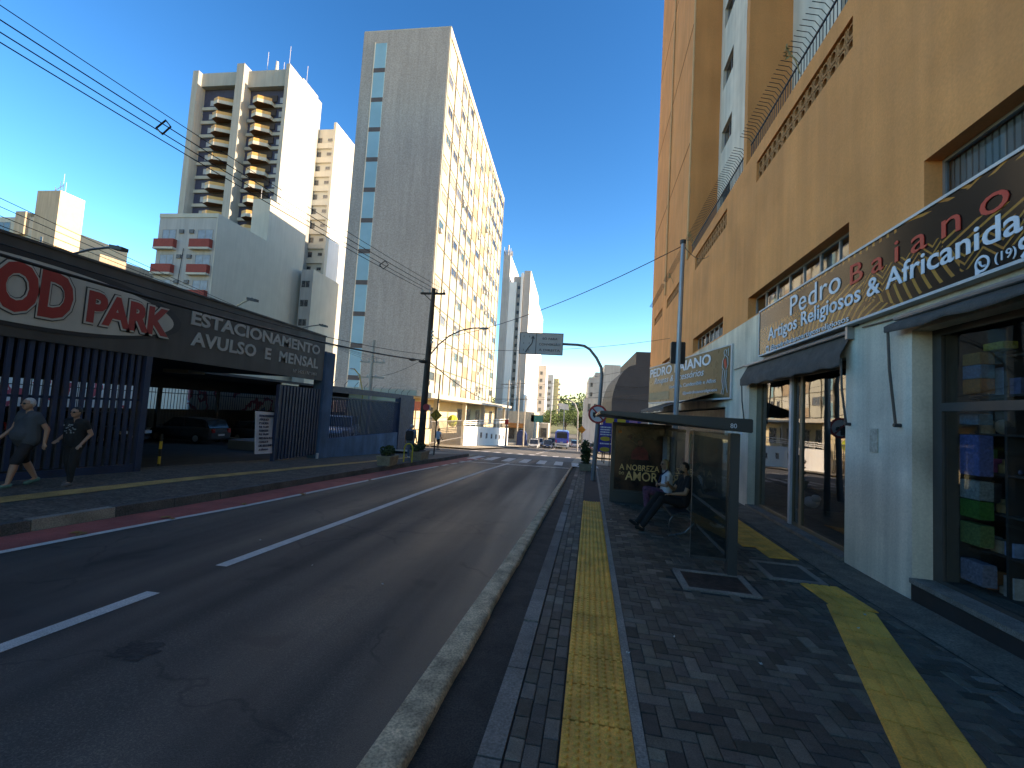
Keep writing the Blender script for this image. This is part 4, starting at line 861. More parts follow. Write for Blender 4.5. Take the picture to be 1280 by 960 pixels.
# --- grey mosaic tower ---
T = thing('apartment_tower', 'tall grey mosaic tower with a column of blue windows and a sunlit cream panel facade', 'building', (-20.5, 45, -3))
X0, X1, Y0, Y1, ZT = -25.86, -15.5, 45, 84.5, 44.75
MB().box(X0, X1-.5, Y0, Y1, -4, ZT-.3).build('wall', mosaic, T)
mb = MB(); mb.box(X0+.001, X1, Y0-.001, Y0+.32, -4, ZT); mb.box(X1-.5, X1, Y0+.32, Y1, ZT-1.0, ZT); mb.box(X1-.5, X1, Y1-.35, Y1, -4, ZT-1.0); mb.build('facade_frame', cream, T)
MB().box(X0-.01, X1-.12, Y0-.03, Y0-.002, -4, ZT-.12).build('mosaic_cladding', mosaic, T)
MB().box(-24.47, -24.37, Y0-.06, Y0-.03, 2, 43.3).build('pale_edge_strip', creamw, T)
for k in range(12):
    z1 = 43.15-k*3.53; f = MB(); f.box(-24.36, -22.98, Y0-.05, Y0-.031, z1-3.0-.5, z1-3.0)
    f = f.build('stair_window', M('louvre', (.10, .085, .08), .7), T); MB().box(-24.36, -22.98, Y0-.045, Y0-.03, z1-3.0+.002, z1).build('pane', paneb, f)
nb, nf = 13, 12; bw = (Y1-.35-Y0-.32)/nb; fh = (ZT-1.0-2.9)/nf; random.seed(31)
MB().box(X1-.5, X1-.12, Y0+.32, Y1-.35, 2.6, ZT-1.0).build('panel_back', cream, T)
pm = {m: MB() for m in ('cream', 'white', 'tan', 'blue')}; cnt = 0; stuffw = MB()
wins = []
for b in range(nb):
    for f_ in range(nf):
        y0 = Y0+.32+b*bw; z0 = 2.9+f_*fh; x = X1-.12
        if b in (3, 9): pm['blue'].box(x, x+.03, y0+.05, y0+bw*.45, z0+.10, z0+fh*.62); pm['cream'].box(x, x+.03, y0+bw*.5, y0+bw-.05, z0+.1, z0+fh*.5); wins.append((y0+.1, y0+bw*.42, z0+fh*.68, z0+fh*.88)); wins.append((y0+bw*.5, y0+bw-.15, z0+fh*.54, z0+fh*.86))
        elif b in (5, 7): pm['tan'].box(x, x+.03, y0+.05, y0+bw-.05, z0+.1, z0+fh*.5); pm['white'].box(x, x+.032, y0+.05, y0+bw-.05, z0+fh*.53, z0+fh-.12)
        else:
            r = random.random(); pm['white' if b % 2 else 'cream'].box(x, x+.03, y0+.08, y0+bw-.08, z0+.1, z0+fh*(.5 if r < .62 else .93))
            if r < .62: wins.append((y0+bw*random.choice((.12,.3)), y0+bw*random.choice((.72,.88)), z0+fh*.56, z0+fh*.86))
for k, m_ in (('cream', cream), ('white', creamw), ('tan', tan), ('blue', bluec)): pm[k].build('%s_panels' % k, m_, T)
mb = MB()
for b in range(nb+1): y = Y0+.32+b*bw; mb.box(X1-.12, X1+.02, y-.07, y+.07, 2.9, ZT-1.0)
mb.build('mullions', M('mullion', (.17, .15, .11), .8), T)
mb = MB()
for f_ in range(nf): mb.box(X1-.12, X1-.07, Y0+.32, Y1-.35, 2.9+f_*fh, 2.9+f_*fh+.12)
mb.build('floor_lines', MC['mullion'], T)
wins.sort(key=lambda q: q[0])
wm_ = [winm, winm, M('window_grey', (.13, .14, .15), .3, var=.3, scale=.8, spec=.8), M('drawn_curtain', (.30, .27, .22), .8, var=.2, scale=2), M('green_glass', (.06, .10, .10), .25, spec=.8)]
for q in wins[:95]: win(T, X1-.12, 0, q[0], q[1], q[2], q[3], 'x', d=.06, m=random.choice(wm_), bar=random.random() < .7)
for q in random.sample(wins[:80], 12): MB().box(X1-.12, X1+.22, q[0]+.1, min(q[1], q[0]+.75), q[2]-.5, q[2]-.08).build('air_conditioner', M('ac_pale', (.40, .40, .38), .6, var=.2, scale=5), T)
mb = MB()
for q in wins[95:]: mb.box(X1-.12, X1-.06, *q)
o = mb.build('far_windows', winm, T); o['kind'] = 'stuff'
# podium of the grey tower
PD = thing('tower_podium', 'sunlit cream ground floor under a long white canopy below the grey tower', 'building', (-12.5, 29, -2))
MB().box(-15.5, -13.2, 29, 76, -5, 2.55).build('wall', M('podium_cream', (.62, .52, .34), .85, var=.1, scale=.5), PD)
MB().box(-15.6, -10.4, 28.5, 76, 2.55, 2.92).build('canopy', creamw, PD)
MB().box(-13.2, -11.2, 28.6, 29.2, -2, 2.55).build('wall', MC['podium_cream'], PD)
for y in (36, 46, 56, 66, 74): MB().box(-11.6, -11.2, y, y+.35, -4.5, 2.55).build('column', creamw, PD)
for y in (31, 40, 50, 54, 60, 64, 70): win(PD, -13.2, 0, y, y+2.6, -.2, 1.9, 'x')
single(MB().box(-11.0, -10.94, 29.6, 31.4, 1.55, 2.2), 'orange_sign', M('orange_board', (.62, .13, .04), .6), 'orange board above the sunlit doorway past the blue wall', 'sign', (-11, 29.6, 1.5))
MB().box(-10.94, -10.93, 29.8, 31.2, 1.8, 1.9).build('pale_line', creamw, bpy.data.objects['orange_sign'])
gt = thing('metal_gate', 'grey bar gate in front of the sunlit podium', 'gate', (-10.9, 33.5, -1.5)); mb = MB(); y = 33.5
while y < 43.5: mb.box(-10.92, -10.88, y, y+.06, g(y), .75); y += .35
for z in (-1.0, .7): mb.box(-10.93, -10.87, 33.5, 43.5, z, z+.07)
mb.build('bars', M('gate_grey', (.16, .15, .14), .6), gt)
rw = thing('ramp_wall', 'white ramp wall with horizontal rails running down the street', 'wall', (-10.8, 43.7, -2))
mb = MB().prism([(-10.7, 43.7, g(43.7)), (-10.7, 76, g(76)), (-10.7, 76, -.9), (-10.7, 43.7, .15)], (-.25, 0, 0)); mb.build('wall', whitew, rw)
mb = MB()
for k in range(3): mb.tube([(-10.8, 43.7, .3+k*.18), (-10.8, 76, .3+k*.18-.85*(k < 2)*.3)], .045, 5)
for k in range(12): y = 43.9+k*2.9; mb.cyl((-10.8, y, -.5), (-10.8, y, .7), .03, n=5)
mb.build('rails', whitew, rw)
for k in range(6): y = 52+k*3.6; win(rw, -10.7, 0, y, y+1.0, g(y)+1.0, g(y)+1.7, 'x', bar=0)
single(MB().ell((-11.6, 42.5, .65), .5, .8, .6, 9, 6), 'yellow_shrub', M('shrub_yellow', (.35, .38, .04), .9, var=.4, scale=4), 'bright yellow green shrub behind the white ramp rails', 'plant', (-11.6, 42.5, .1))
# --- balcony tower ---
T = thing('apartment_tower', 'cream and navy tower with stacked balconies, tallest on the left', 'building', (-64, 70, -3))
zt = 62.9; MB().box(-74.2, -54.55, 71.8, 80.2, -3, zt-1.5).build('wall', navy, T)
mb = MB(); mb.box(-74.2, -73.0, 70, 71.8, -3, zt); mb.box(-64.7, -63.2, 69.6, 71.8, -3, zt+.6); mb.box(-55.0, -54.3, 70, 80.4, -3, zt+.4); mb.box(-73, -64.7, 70.8, 71.8, zt-2.6, zt); mb.box(-63.2, -55.0, 70.8, 71.8, zt-3.2, zt); mb.box(-74.2, -55.0, 80.2, 80.4, -3, zt)
mb.build('fins', M('fin_shade_grey', (.38, .37, .32), .85, var=.06, scale=.4, streak=.1), T)  # greyer than the cream parts, shade of the front put into the colour
MB().box(-54.3, -54.27, 71.0, 78.8, -3, zt-2.6).build('white_slab', whitew, T)
mb = MB().box(-60, -55, 75, 80, zt-1.5, zt+1.6); mb.build('roof_house', creamw, T)
mb = MB(); 
for x, y, h in ((-60.5, 72, 3.2), (-57.8, 73, 1.8), (-55.6, 71.5, 3.6), (-55, 76, 3.4)): mb.cyl((x, y, zt), (x, y, zt+h+1.5), .05, n=4)
mb.cyl((-58.5, 72, zt), (-58.5, 72, zt+2.6), .35, .25, n=8); mb.build('antennas', M('antenna', (.4, .4, .4), .5), T)
for k in range(15):
    zf = 56.4-k*2.72       # floor level
    sb = MB()
    for xa, xb in ((-73.0, -64.7), (-63.2, -55.0)): sb.box(xa, xb, 71.5, 71.8, zf-.35, zf+.25)
    sb.build('spandrel', creamw, T)
    for xa, xb in ((-70.0, -65.2), (-61.9, -57.5)):
        xa += .5; pl = [(xa, 71.5), (xa+.2, 70.1), (xa+1.5, 69.6), (xb-.3, 70.7), (xb-.3, 71.5)]
        bal = MB().prism([(x, y, zf-.35) for x, y in pl], (0, 0, .62)).build('balcony', creamw, T)
        MB().prism([(x, y, zf-.40) for x, y in pl], (0, 0, .045)).build('soffit', wood, bal); MB().prism([(x+(.1 if i < 2 else 0), y+.05, zf+.281) for i, (x, y) in enumerate(pl[:4])]+[(xb, 71.45, zf+.281)], (0, 0, .02)).build('balcony_floor', wood, bal)
        r = MB()
        for p, q in zip(pl[:4], pl[1:4]): r.bar((p[0], p[1]+.04, zf+.56), (q[0], q[1]+.04, zf+.56), .02, .6)
        r.build('railing', rail_y, bal); MB().box(xa+.2, xb, 71.6, 71.79, zf+.87, zf+2.1).build('shade_panel', M('recess_shade', (.06,.045,.04), .8), bal)  # dark slab on the wall paints the shade inside the balcony
    if k < 12:
        for x in (-71.6, -57.0): win(T, x, x+1.5, 71.8, 0, zf+.65, zf+1.75, 'y', m=M('blind_white', (.42, .43, .45), .6), d=.04)
# --- red and white block ---
T = thing('apartment_block', 'low white block with brick red window parapets', 'building', (-57, 56, -3))
mb = MB().box(-62.2, -52.6, 56, 70, -3, 28.0); mb.build('wall', greyw, T)  # white block's front in grey, its shade put into the colour
mb = MB().box(-52.6, -52.44, 55.9, 70.1, -3, 28.3); mb.box(-62.2, -52.6, 55.9, 56, 27.7, 28.3); mb.build('side_wall', creamw, T)
redb = M('red_brick_paint', (.30, .055, .04), .8, var=.1)
for k in range(5):
    z = 24.3-k*3.78
    for xa, xb in ((-61.5, -59.2), (-55.6, -53.1)): win(T, xa, xb, 56, 0, z+.12, z+1.6, 'y', m=paneb if False else M('curtained_glass', (.26, .30, .34), .4, var=.2, scale=1.5))
    for xa, xb in ((-62.2, -58.9), (-56.3, -53.0)): p = MB().box(xa, xb, 55.35, 56, z-1.25, z-.02).build('parapet', redb, T); MB().box(xa, xb, 55.30, 56, z-1.55, z-1.252).build('parapet_base', creamw, p)
    for x in (-58.6, -56.9): MB().box(x, x+.7, 55.8, 56, z+1.0, z+1.55).build('air_conditioner', M('ac_dark', (.12, .12, .12), .6, var=.3, scale=6), T)
mb = MB(); mb.tube([(-57.6, 55.9, 23), (-57.9, 55.8, 17.5)], .05, 4); mb.build('aerial', metal_dk, T)
# --- plain block behind it (L-shaped) ---
T = thing('plain_block', 'windowless cream block rising behind the red and white block', 'building', (-54, 67, -3))
mb = MB().box(-56.4, -53.1, 67.0, 69.9, 26, 36.1); mb.box(-54.2, -53.1, 70.2, 77.5, -3, 36.1) if False else mb.box(-54.25, -53.1, 69.9, 77.4, -3, 36.1); mb.build('wall', creamw, T)
mb = MB(); mb.cyl((-55.8, 68, 36), (-55.8, 68, 38.6), .05, n=4); mb.cyl((-54, 68, 36), (-54, 68, 37), .04, n=4); mb.build('antenna', MC['antenna'], T)
# --- slim tower with small windows ---
T = thing('slim_tower', 'slim cream tower with rows of small windows beside a blank white side', 'building', (-52, 80, -3))
MB().box(-54.9, -50.9, 80.4, 87.4, -3, 57.6).build('wall', creamw, T)
mb = MB(); mb.box(-50.9, -50.4, 80.0, 87.6, -3, 58.8); mb.build('side_wall', creamw, T); MB().box(-50.4, -50.37, 80.9, 86.6, -3, 56.6).build('white_slab', whitew, T)
for k in range(11):
    z = 54.6-k*3.0; MB().box(-54.9, -50.9, 80.0, 80.4, z-1.25, z-.15).build('band', creamw, T)
    win(T, -54.5, -53.4, 80.4, 0, z, z+1.2, 'y', bar=0); win(T, -52.2, -51.2, 80.4, 0, z+.35, z+1.05, 'y', bar=0)
# --- lower block beside the grey tower ---
T = thing('lower_block', 'low cream block with three square windows left of the grey tower', 'building', (-51, 76, -3))
MB().box(-52.3, -49.9, 76, 86, -3, 26.7).build('wall', greyw, T); MB().box(-49.9, -49.85, 76, 86, -3, 26.75).build('side_wall', creamw, T)  # grey front and cream side paint a shaded and a lit face
for k in range(4): z = 23.2-k*3.7; win(T, -52.1, -50.4, 76, 0, z, z+1.35, 'y')
# --- far left tan buildings ---
tanw = M('tan_render', (.46, .35, .24), .85, var=.08, scale=.3, streak=.15); tanl = M('tan_sunlit', (.66, .50, .32), .85, var=.05)  # second tan is the sunlit copy, light put into the colour
T = thing('tan_tower', 'plain tan lift tower with aerials above the car park roof', 'building', (-93, 63, -3))
MB().box(-95.2, -90.45, 63, 66.9, -3, 35.9).build('wall', tanw, T); MB().box(-90.45, -90.4, 63, 66.9, -3, 35.95).build('side_wall', tanl, T)
mb = MB()
for x, h in ((-93, 1.2), (-92, 2.2), (-91.4, 3.6), (-90.8, 2)): mb.cyl((x, 64, 35.9), (x, 64, 35.9+h), .05, n=4)
mb.tube([(-93.4, 64, 36.2), (-91.4, 64, 37.4)], .06, 4); mb.build('antennas', MC['antenna'], T)
win(T, -93.4, -92.8, 63, 0, 26.5, 27.6, 'y', bar=0)
T = thing('cream_block', 'cream block with a small roof house at the left edge', 'building', (-101, 63, -3)); MB().box(-125, -95.9, 63.4, 80, -3, 31.3).build('wall', creamw, T); MB().box(-95.9, -95.8, 63.4, 80, -3, 31.3).build('side_wall', tanl, T); MB().box(-98.9, -96.8, 62.8, 66, 28, 32.1).build('roof_house', tanw, T); win(T, -103.5, -100.6, 63.4, 0, 28, 30.4, 'y')
T = thing('brown_block', 'low brown roof block just behind the first floodlight', 'building', (-83, 63, -3)); MB().box(-90.3, -80.8, 63, 75, -3, 24.6).build('wall', tanw, T); win(T, -86.5, -85.2, 63, 0, 22.3, 23.6, 'y')
T = thing('white_block', 'low white block with a fenced flat roof behind the fascia', 'building', (-75, 66, -3)); MB().box(-80, -63.5, 66, 75, -3, 21.4).build('wall', creamw, T)
mb = MB()
for k in range(14): mb.cyl((-79.8+k*1.2, 66.1, 21.4), (-79.8+k*1.2, 66.1, 22.3), .03, n=4)
mb.bar((-79.8, 66.1, 22.2), (-64, 66.1, 22.2), .04, .04); mb.build('roof_fence', metal_dk, T)
# --- far white towers ---
T = thing('white_tower', 'narrow white tower with a crown of antennas far down the street', 'building', (-21, 130, -6))
MB().box(-22.9, -20.75, 130, 154, -6, 49.8).build('wall', greyw, T); MB().box(-20.75, -20.7, 130, 154, -6, 49.9).build('side_wall', whitew, T)  # front greyed to paint its shade, side kept white
mb = MB(); random.seed(2)
for k in range(16): a = 6.283*k/16; mb.box(-21.8+math.cos(a)*1.3-.12, -21.8+math.cos(a)*1.3+.12, 131.6+math.sin(a)*1.2-.1, 131.6+math.sin(a)*1.2+.1, 50.2, 51.6)
mb.cyl((-21.8, 131.6, 49.8), (-21.8, 131.6, 53.6), .25, n=6); mb.cyl((-22.9, 130.5, 50), (-22.9, 130.5, 52.6), .06, n=4); mb.cyl((-20.9, 130.5, 50), (-20.9, 130.5, 52.2), .06, n=4)
mb.tube(disc_pts((-21.8, 131.6, 50.9), (1,0,0), (0,1,0), 1.35, n=16), .07, 4); mb.build('antenna_crown', MC['antenna'], T)
T = thing('white_tower', 'broad white tower with stacked small windows, behind the overhead direction sign', 'building', (-15, 130, -6))
bw2 = M('brownish_shaded_white', (.42, .38, .34), .85, var=.05)  # darker than the white side walls, shade of the fronts painted in
MB().box(-19.5, -14.25, 131, 161, -6, 43.5).build('wall', bw2, T); mb = MB(); mb.box(-20.6, -18.4, 130, 131, -6, 41.5); mb.box(-17.1, -16.4, 129.6, 131, -6, 44.3); mb.build('pilaster', whitew, T)
MB().box(-14.25, -14.2, 130, 161, -6, 45.1).build('side_wall', whitew, T); MB().box(-16.2, -14.25, 129.8, 131, -6, 45.0).build('corner_wall', bw2, T)
MB().box(-18, -14.2, 161.2, 188, -6, 43).build('rear_wing', whitew, T)
for k in range(17): z = 39.5-k*2.55; win(T, -18.2, -17.3, 131, 0, z, z+1.1, 'y', bar=0)
T = thing('far_building', 'slim pinkish white block right of the broad white tower', 'building', (-12.4, 180, -4)); MB().box(-14.1, -11.1, 180, 200, -4, 22.0).build('wall', bw2, T); MB().box(-11.1, -11.0, 180, 200, -4, 22.0).build('side_wall', whitew, T)
for k in range(7): win(T, -13.6, -12.4, 180, 0, 18-k*3, 19.5-k*3, 'y', bar=0)
T = thing('far_building', 'grey blue slab block standing on the distant hill', 'building', (-10, 190, -4)); MB().box(-11.7, -8.7, 193, 205, -4, 19.5).build('wall', M('slate_wall', (.22, .25, .28), .8), T)
for k in range(6): win(T, -10.9, -9.4, 193, 0, 15.5-k*2.6, 16.9-k*2.6, 'y', bar=0)
T = thing('far_building', 'yellow block with stacked balconies on the distant hill', 'building', (-8, 200, -4)); MB().box(-9.2, -6.6, 206, 216, -4, 19.0).build('wall', M('yellow_wall', (.66, .52, .26), .8), T)
for k in range(7): MB().box(-6.6, -5.6, 206, 209, 16-k*2.4, 16.9-k*2.4).build('balcony', bw2, T)
T = thing('far_building', 'stepped grey and white block behind the curved roof on the right', 'building', (7, 120, -4)); mb = MB(); mb.box(4.3, 5.9, 120, 140, -5, 12.6); mb.box(5.9, 8.3, 120, 140, -5, 14.0); mb.box(8.3, 12.5, 120, 140, -5, 16.2); mb.build('wall', greyw, T)
for k in range(5): win(T, 4.7, 5.4, 120, 0, 10-k*2.6, 11.2-k*2.6, 'y', bar=0)
T = thing('far_building', 'low pale house right of the street with two shuttered windows', 'building', (3.5, 90, -4)); MB().box(2.6, 7.5, 90, 104, -5, 5.6).build('wall', greyw, T); win(T, 3.2, 3.8, 90, 0, 2.9, 4.6, 'y'); win(T, 4.4, 5.0, 90, 0, 2.9, 4.6, 'y')
# curved dark building across the junction
T = thing('dark_shop_building', 'dark grey building with a curved roof edge across the junction', 'building', (7, 50, -3))
pts = [(4.4, -4), (12, -4), (12, 9.4), (6.85, 9.4), (6.85, 7.95), (6.2, 7.75), (5.6, 7.25), (5.1, 6.5), (4.75, 5.6), (4.5, 4.6), (4.4, 3.9)]
MB().prism([(x, 50, z) for x, z in pts], (0, 16, 0)).build('wall', M('dark_cladding', (.035, .037, .042), .7, var=.1, scale=.6), T)
mb = MB()
for z in (1.2, 2.6, 4.0, 5.4): mb.box(4.55+max(0, z-4.6)*.3, 11.9, 49.97, 50, z, z+.05)
mb.build('cladding_joint', M('cladding_joint', (.03, .03, .033), .8), T)
MB().box(4.2, 9.5, 48.2, 50, 1.3, 1.6).build('canopy', M('canopy_grey', (.10, .10, .11), .7), T)
for x in (4.8, 7.4): win(T, x, x+2.1, 50, 0, -1.6, .9, 'y')
# ================= far street: shops, poles, signs =================
T = thing('corner_shop_building', 'beige shop building with an orange awning at the foot of the hill street', 'building', (-12, 95, -5))
MB().box(-16, -7.9, 95, 110, -6, 2.2).build('wall', M('beige_wall', (.60, .50, .36), .85, var=.1), T)
MB().prism([(-14, 95, -.4), (-14, 93.4, -1.2), (-14, 93.4, -1.35), (-14, 95, -.6)], (4.2, 0, 0)).build('awning', M('orange_awning', (.62, .20, .04), .7), T)
for x in (-13.6, -11.4): MB().box(x, x+1.6, 94.95, 95, -3.8, -1.6).build('doorway', winm, T)
T = thing('shop_building', 'white low shop with dark openings on the left of the hill street', 'building', (-8, 104, -5)); MB().box(-7.8, -5.6, 112, 120, -6, -.4).build('wall', creamw, T); MB().box(-7.5, -6, 111.9, 112, -4, -1.6).build('doorway', winm, T)
single(MB().prism([(-9.9, 82, g(82)), (-8.1, 82, g(82)), (-8.1, 82, -2.2), (-8.5, 82, -1.5), (-9.5, 82, -1.4), (-9.9, 82, -2)], (0, 2, 0)), 'market_kiosk', M('navy_tarp', (.02, .04, .12), .8, var=.2), 'navy covered kiosk on the far left pavement', 'kiosk', (-9, 82, g(82)), bevel=.1)
conp = M('concrete_pole', (.36, .33, .28), .9, var=.15, scale=1.5, grain=.2)
woodp = M('dark_pole', (.05, .04, .033), .9, var=.3, scale=2, grain=.3, streak=.2)
steel = M('steel_pole', (.17, .175, .185), .45, metal=.4, var=.1)
insul = M('porcelain', (.5, .48, .45), .4)
def crossarm(mb, ins, c, hw, ax=(1,0,0), n=3):
    a = Vector(ax); c = Vector(c); mb.bar(c-a*hw, c+a*hw, .09, .09)
    for k in range(n): p = c+a*(-hw+.08+(2*hw-.16)*k/(n-1)); ins.tube([p+Vector((0,0,.04)), p+Vector((0,0,.09)), p+Vector((0,0,.13)), p+Vector((0,0,.2))], [.03,.055,.03,.05], 7)
# main pole on the left pavement
t = thing('utility_pole', 'dark utility pole with a curved street lamp arm beside the grey tower', 'utility pole', (-7.0, 20.3, -.45))
MB().tube([(-7.03, 20.3, -.5), (-6.98, 20.3, 3.5), (-6.93, 20.3, 7.6)], [.17,.145,.10], 10).build('post', woodp, t)
ca = MB(); ins = MB(); crossarm(ca, ins, (-6.95, 20.3, 7.35), .62, n=4); ca.bar((-7.4, 20.3, 7.32), (-6.97, 20.3, 6.95), .04, .04); ca.build('cross_arm', woodp, t); ins.build('insulators', insul, t)
ins = MB()
for k in range(4): ins.cyl((-6.80, 20.22, 4.92+k*.17), (-6.80, 20.22, 5.0+k*.17), .055, n=8)
ins.build('spool_insulators', insul, t); MB().box(-6.9, -6.86, 20.2, 20.24, 4.8, 5.6).build('spool_rack', metal_dk, t)
MB().tube([(-6.88, 20.3, 4.35), (-6.5, 20.3, 4.85), (-6.0, 20.3, 5.3), (-5.4, 20.3, 5.6), (-4.85, 20.3, 5.72), (-4.5, 20.3, 5.74)], .035, 7).build('lamp_arm', steel, t)
MB().ell((-4.32, 20.3, 5.72), .26, .1, .06, 10, 6).build('lamp_head', M('lamp_grey', (.35,.35,.36), .4), t)
mb = MB(); mb.ell((-7.15, 20.2, 4.0), .25, .09, .09); mb.ell((-7.7, 20.2, 4.07), .2, .07, .07); mb.build('splice_case', black, t)
MB().cyl((-6.82, 20.14, 1.82), (-6.82, 20.10, 1.82), .16, n=16).build('round_plate', M('sign_red2', (.42, .05, .05), .6), t); MB().box(-6.86, -6.62, 20.12, 20.14, 1.70, 1.94).build('number_plate', M('plate_pale', (.5,.45,.5), .6), t)
t = thing('warning_sign', 'yellow diamond warning sign on a thin dark pole beside the utility pole', 'road sign', (-6.45, 20.7, -.42))
MB().tube([(-6.47, 20.7, -.45), (-6.42, 20.7, 3.45)], .035, 7).build('post', metal_dk, t)
dm = MB().prism([(-6.47, 20.62, 1.16), (-6.17, 20.62, 1.46), (-6.47, 20.62, 1.76), (-6.77, 20.62, 1.46)], (0, .02, 0)).build('plate', M('sign_yellow', (.45, .27, .02), .5), t)
mb = MB()
for a, b in (((-6.47,1.24),(-6.25,1.46)),((-6.25,1.46),(-6.47,1.68)),((-6.47,1.68),(-6.69,1.46)),((-6.69,1.46),(-6.47,1.24))): mb.bar((a[0], 20.612, a[1]), (b[0], 20.612, b[1]), .01, .012)
mb.tube([(-6.50, 20.612, 1.34), (-6.47, 20.612, 1.46), (-6.50, 20.612, 1.55)], .018, 5); mb.bar((-6.47,20.612,1.46), (-6.38,20.612,1.36), .012, .02); mb.ell((-6.49, 20.612, 1.60), .025, .01, .025); mb.build('walker_symbol', black, dm)
# concrete pole behind the blue wall
t = thing('utility_pole', 'pale concrete pole with two cross arms behind the blue wall', 'utility pole', (-13, 27, -1))
MB().tube([(-13, 27, -1), (-13, 27, 6.0)], [.14, .10], 8).build('post', conp, t)
ca = MB(); ins = MB(); crossarm(ca, ins, (-13, 27, 4.55), .85, n=4); crossarm(ca, ins, (-13, 27, 3.55), .9, n=4); ca.bar((-13.5, 27, 5.9), (-13, 27, 5.6), .05, .05); ca.build('cross_arm', conp, t); ins.build('insulators', insul, t)
t = thing('street_lamp', 'small yellow street lamp leaning from a short pole above the blue wall', 'street lamp', (-13.3, 26.5, 2)); MB().tube([(-13.25, 26.5, -1), (-13.25, 26.5, 2.5), (-13.55, 26.5, 3.6), (-13.95, 26.5, 4.0)], .04, 6).build('post', M('pole_yellow', (.45, .30, .08), .6), t); MB().ell((-14.1, 26.5, 4.02), .2, .08, .05).build('lamp_head', MC['lamp_grey'], t)
# right: curved pole with the overhead direction sign and the no-trucks sign
t = thing('overhead_sign_pole', 'curved steel pole holding a grey direction sign over the street', 'road sign', (.87, 16.0, -.42))
MB().tube([(.87, 16, -.42), (.95, 16, 1.5), (1.02, 16, 3.3), (.98, 16, 3.62), (.80, 16, 3.95), (.55, 16, 4.25), (.35, 16, 4.37), (.1, 16, 4.40), (-.45, 16, 4.41)], [.085,.08,.06,.055,.05,.048,.046,.045,.045], 10).build('post', steel, t)
pn = MB().box(-2.02, -.42, 15.93, 15.96, 3.98, 4.78).build('panel', M('direction_grey', (.42, .40, .39), .6, var=.06), t)
mb = MB()
for q in ((-2.02,-.42,3.98,4.0),(-2.02,-.42,4.76,4.78),(-2.02,-2.0,4.0,4.76),(-.44,-.42,4.0,4.76),(-1.42,-1.40,4.0,4.76)): mb.box(q[0],q[1],15.92,15.93,q[2],q[3])
mb.build('border', M('dark_grey_mark', (.07,.07,.075), .6), pn)
for s_, z in (('SÓ PARA', 4.53), ('CONVERSÃO', 4.32), ('À DIREITA', 4.11)): text_mb(s_, (-1.30 if len(s_) > 8 else -1.18, 15.928, z), (1,0,0), (0,0,1), .78 if len(s_) > 8 else .55, .10, .004, bold=.01).build('lettering', MC['dark_grey_mark'], pn)
mb = MB(); mb.tube([(-1.78, 15.925, 4.05), (-1.68, 15.925, 4.22), (-1.56, 15.925, 4.38), (-1.53, 15.925, 4.56)], .018, 5); mb.prism([(-1.60,15.928,4.56),(-1.46,15.928,4.56),(-1.53,15.928,4.68)], (0,-.01,0))
for x in (-1.87, -1.67):
    for z in (4.1, 4.35, 4.6): mb.box(x, x+.015, 15.925, 15.929, z, z+.07)
mb.build('lane_arrow', MC['dark_grey_mark'], pn)
rs = thing('no_trucks_sign', 'round red rimmed no trucks sign fixed to the curved steel pole', 'road sign', (.93, 15.9, 1.6))
MB().cyl((.93, 15.90, 1.93), (.93, 15.88, 1.93), .335, n=32).build('rim', M('rim_red', (.45, .03, .03), .5), rs); MB().cyl((.93, 15.882, 1.93), (.93, 15.872, 1.93), .265, n=32).build('disc', M('disc_white', (.55,.55,.55), .5), rs)
mb = MB(); mb.box(.76, .95, 15.862, 15.872, 1.84, 1.99); mb.prism([(.96,15.872,1.84),(1.09,15.872,1.84),(1.09,15.872,1.91),(1.04,15.872,1.96),(.96,15.872,1.96)], (0,-.01,0)); mb.cyl((.82,15.87,1.83),(.82,15.86,1.83),.035,n=10); mb.cyl((1.03,15.87,1.83),(1.03,15.86,1.83),.035,n=10); mb.build('truck_symbol', black, rs)
MB().bar((.75, 15.86, 2.12), (1.11, 15.86, 1.74), .01, .05).build('slash', MC['rim_red'], rs)
# pole by the shelter with the back of a signal box
pu = U(2.30, 12.5)
t = thing('signal_pole', 'tall steel pole with the black back of a signal box behind the bus shelter', 'pole', (2.30, 12.5, -.3), uv=True)
MB().tube([(2.24, 12.5, -.3), (2.30, 12.5, 6.75)], [.075, .06], 10).build('post', M('galvanised', (.26,.27,.29), .4, metal=.5), t); MB().box(2.10, 2.48, 12.60, 12.78, 3.42, 4.02).build('signal_box', black, t, bevel=.02)
MB().cyl((2.295, 12.5, 6.75), (2.295, 12.5, 6.85), .08, n=8).build('cap', metal_dk, t)
# far street poles and signs
for i, (x, y, h, lab) in enumerate(((-10.1, 84, 12.5, 'tall pale street pole left of the navy kiosk, far down the street'), (-8.4, 80, 9.2, 'far utility pole with a cross arm near the navy kiosk'), (-9.0, 62, 9.5, 'street pole with a small red box in front of the white ramp wall'), (-5.5, 120, 10, 'most distant utility pole, behind the cars'))):
    t = thing('utility_pole', lab, 'utility pole', (x, y, g(y)), 'poles down the street'); MB().tube([(x, y, g(y)), (x, y, g(y)+h)], [.16, .10], 7).build('post', conp, t)
    ca = MB(); ins = MB(); crossarm(ca, ins, (x, y, g(y)+h-.6), 1.1, n=4); ca.build('cross_arm', woodp, t); ins.build('insulators', insul, t)
    if i == 2: MB().box(x-.25, x+.25, y-.3, y-.15, g(y)+3.2, g(y)+3.9).build('red_box', MC['rim_red'], t)
t = thing('street_lamp', 'pale curved street lamp on the right side far down the street', 'street lamp', (1.3, 70, g(70))); MB().tube([(1.2, 70, g(70)), (1.0, 70, 2.6), (.5, 70, 3.8), (-.5, 70, 4.4)], .10, 7).build('post', MC['lamp_grey'], t); MB().ell((-.8, 70, 4.4), .4, .15, .1).build('lamp_head', MC['lamp_grey'], t)
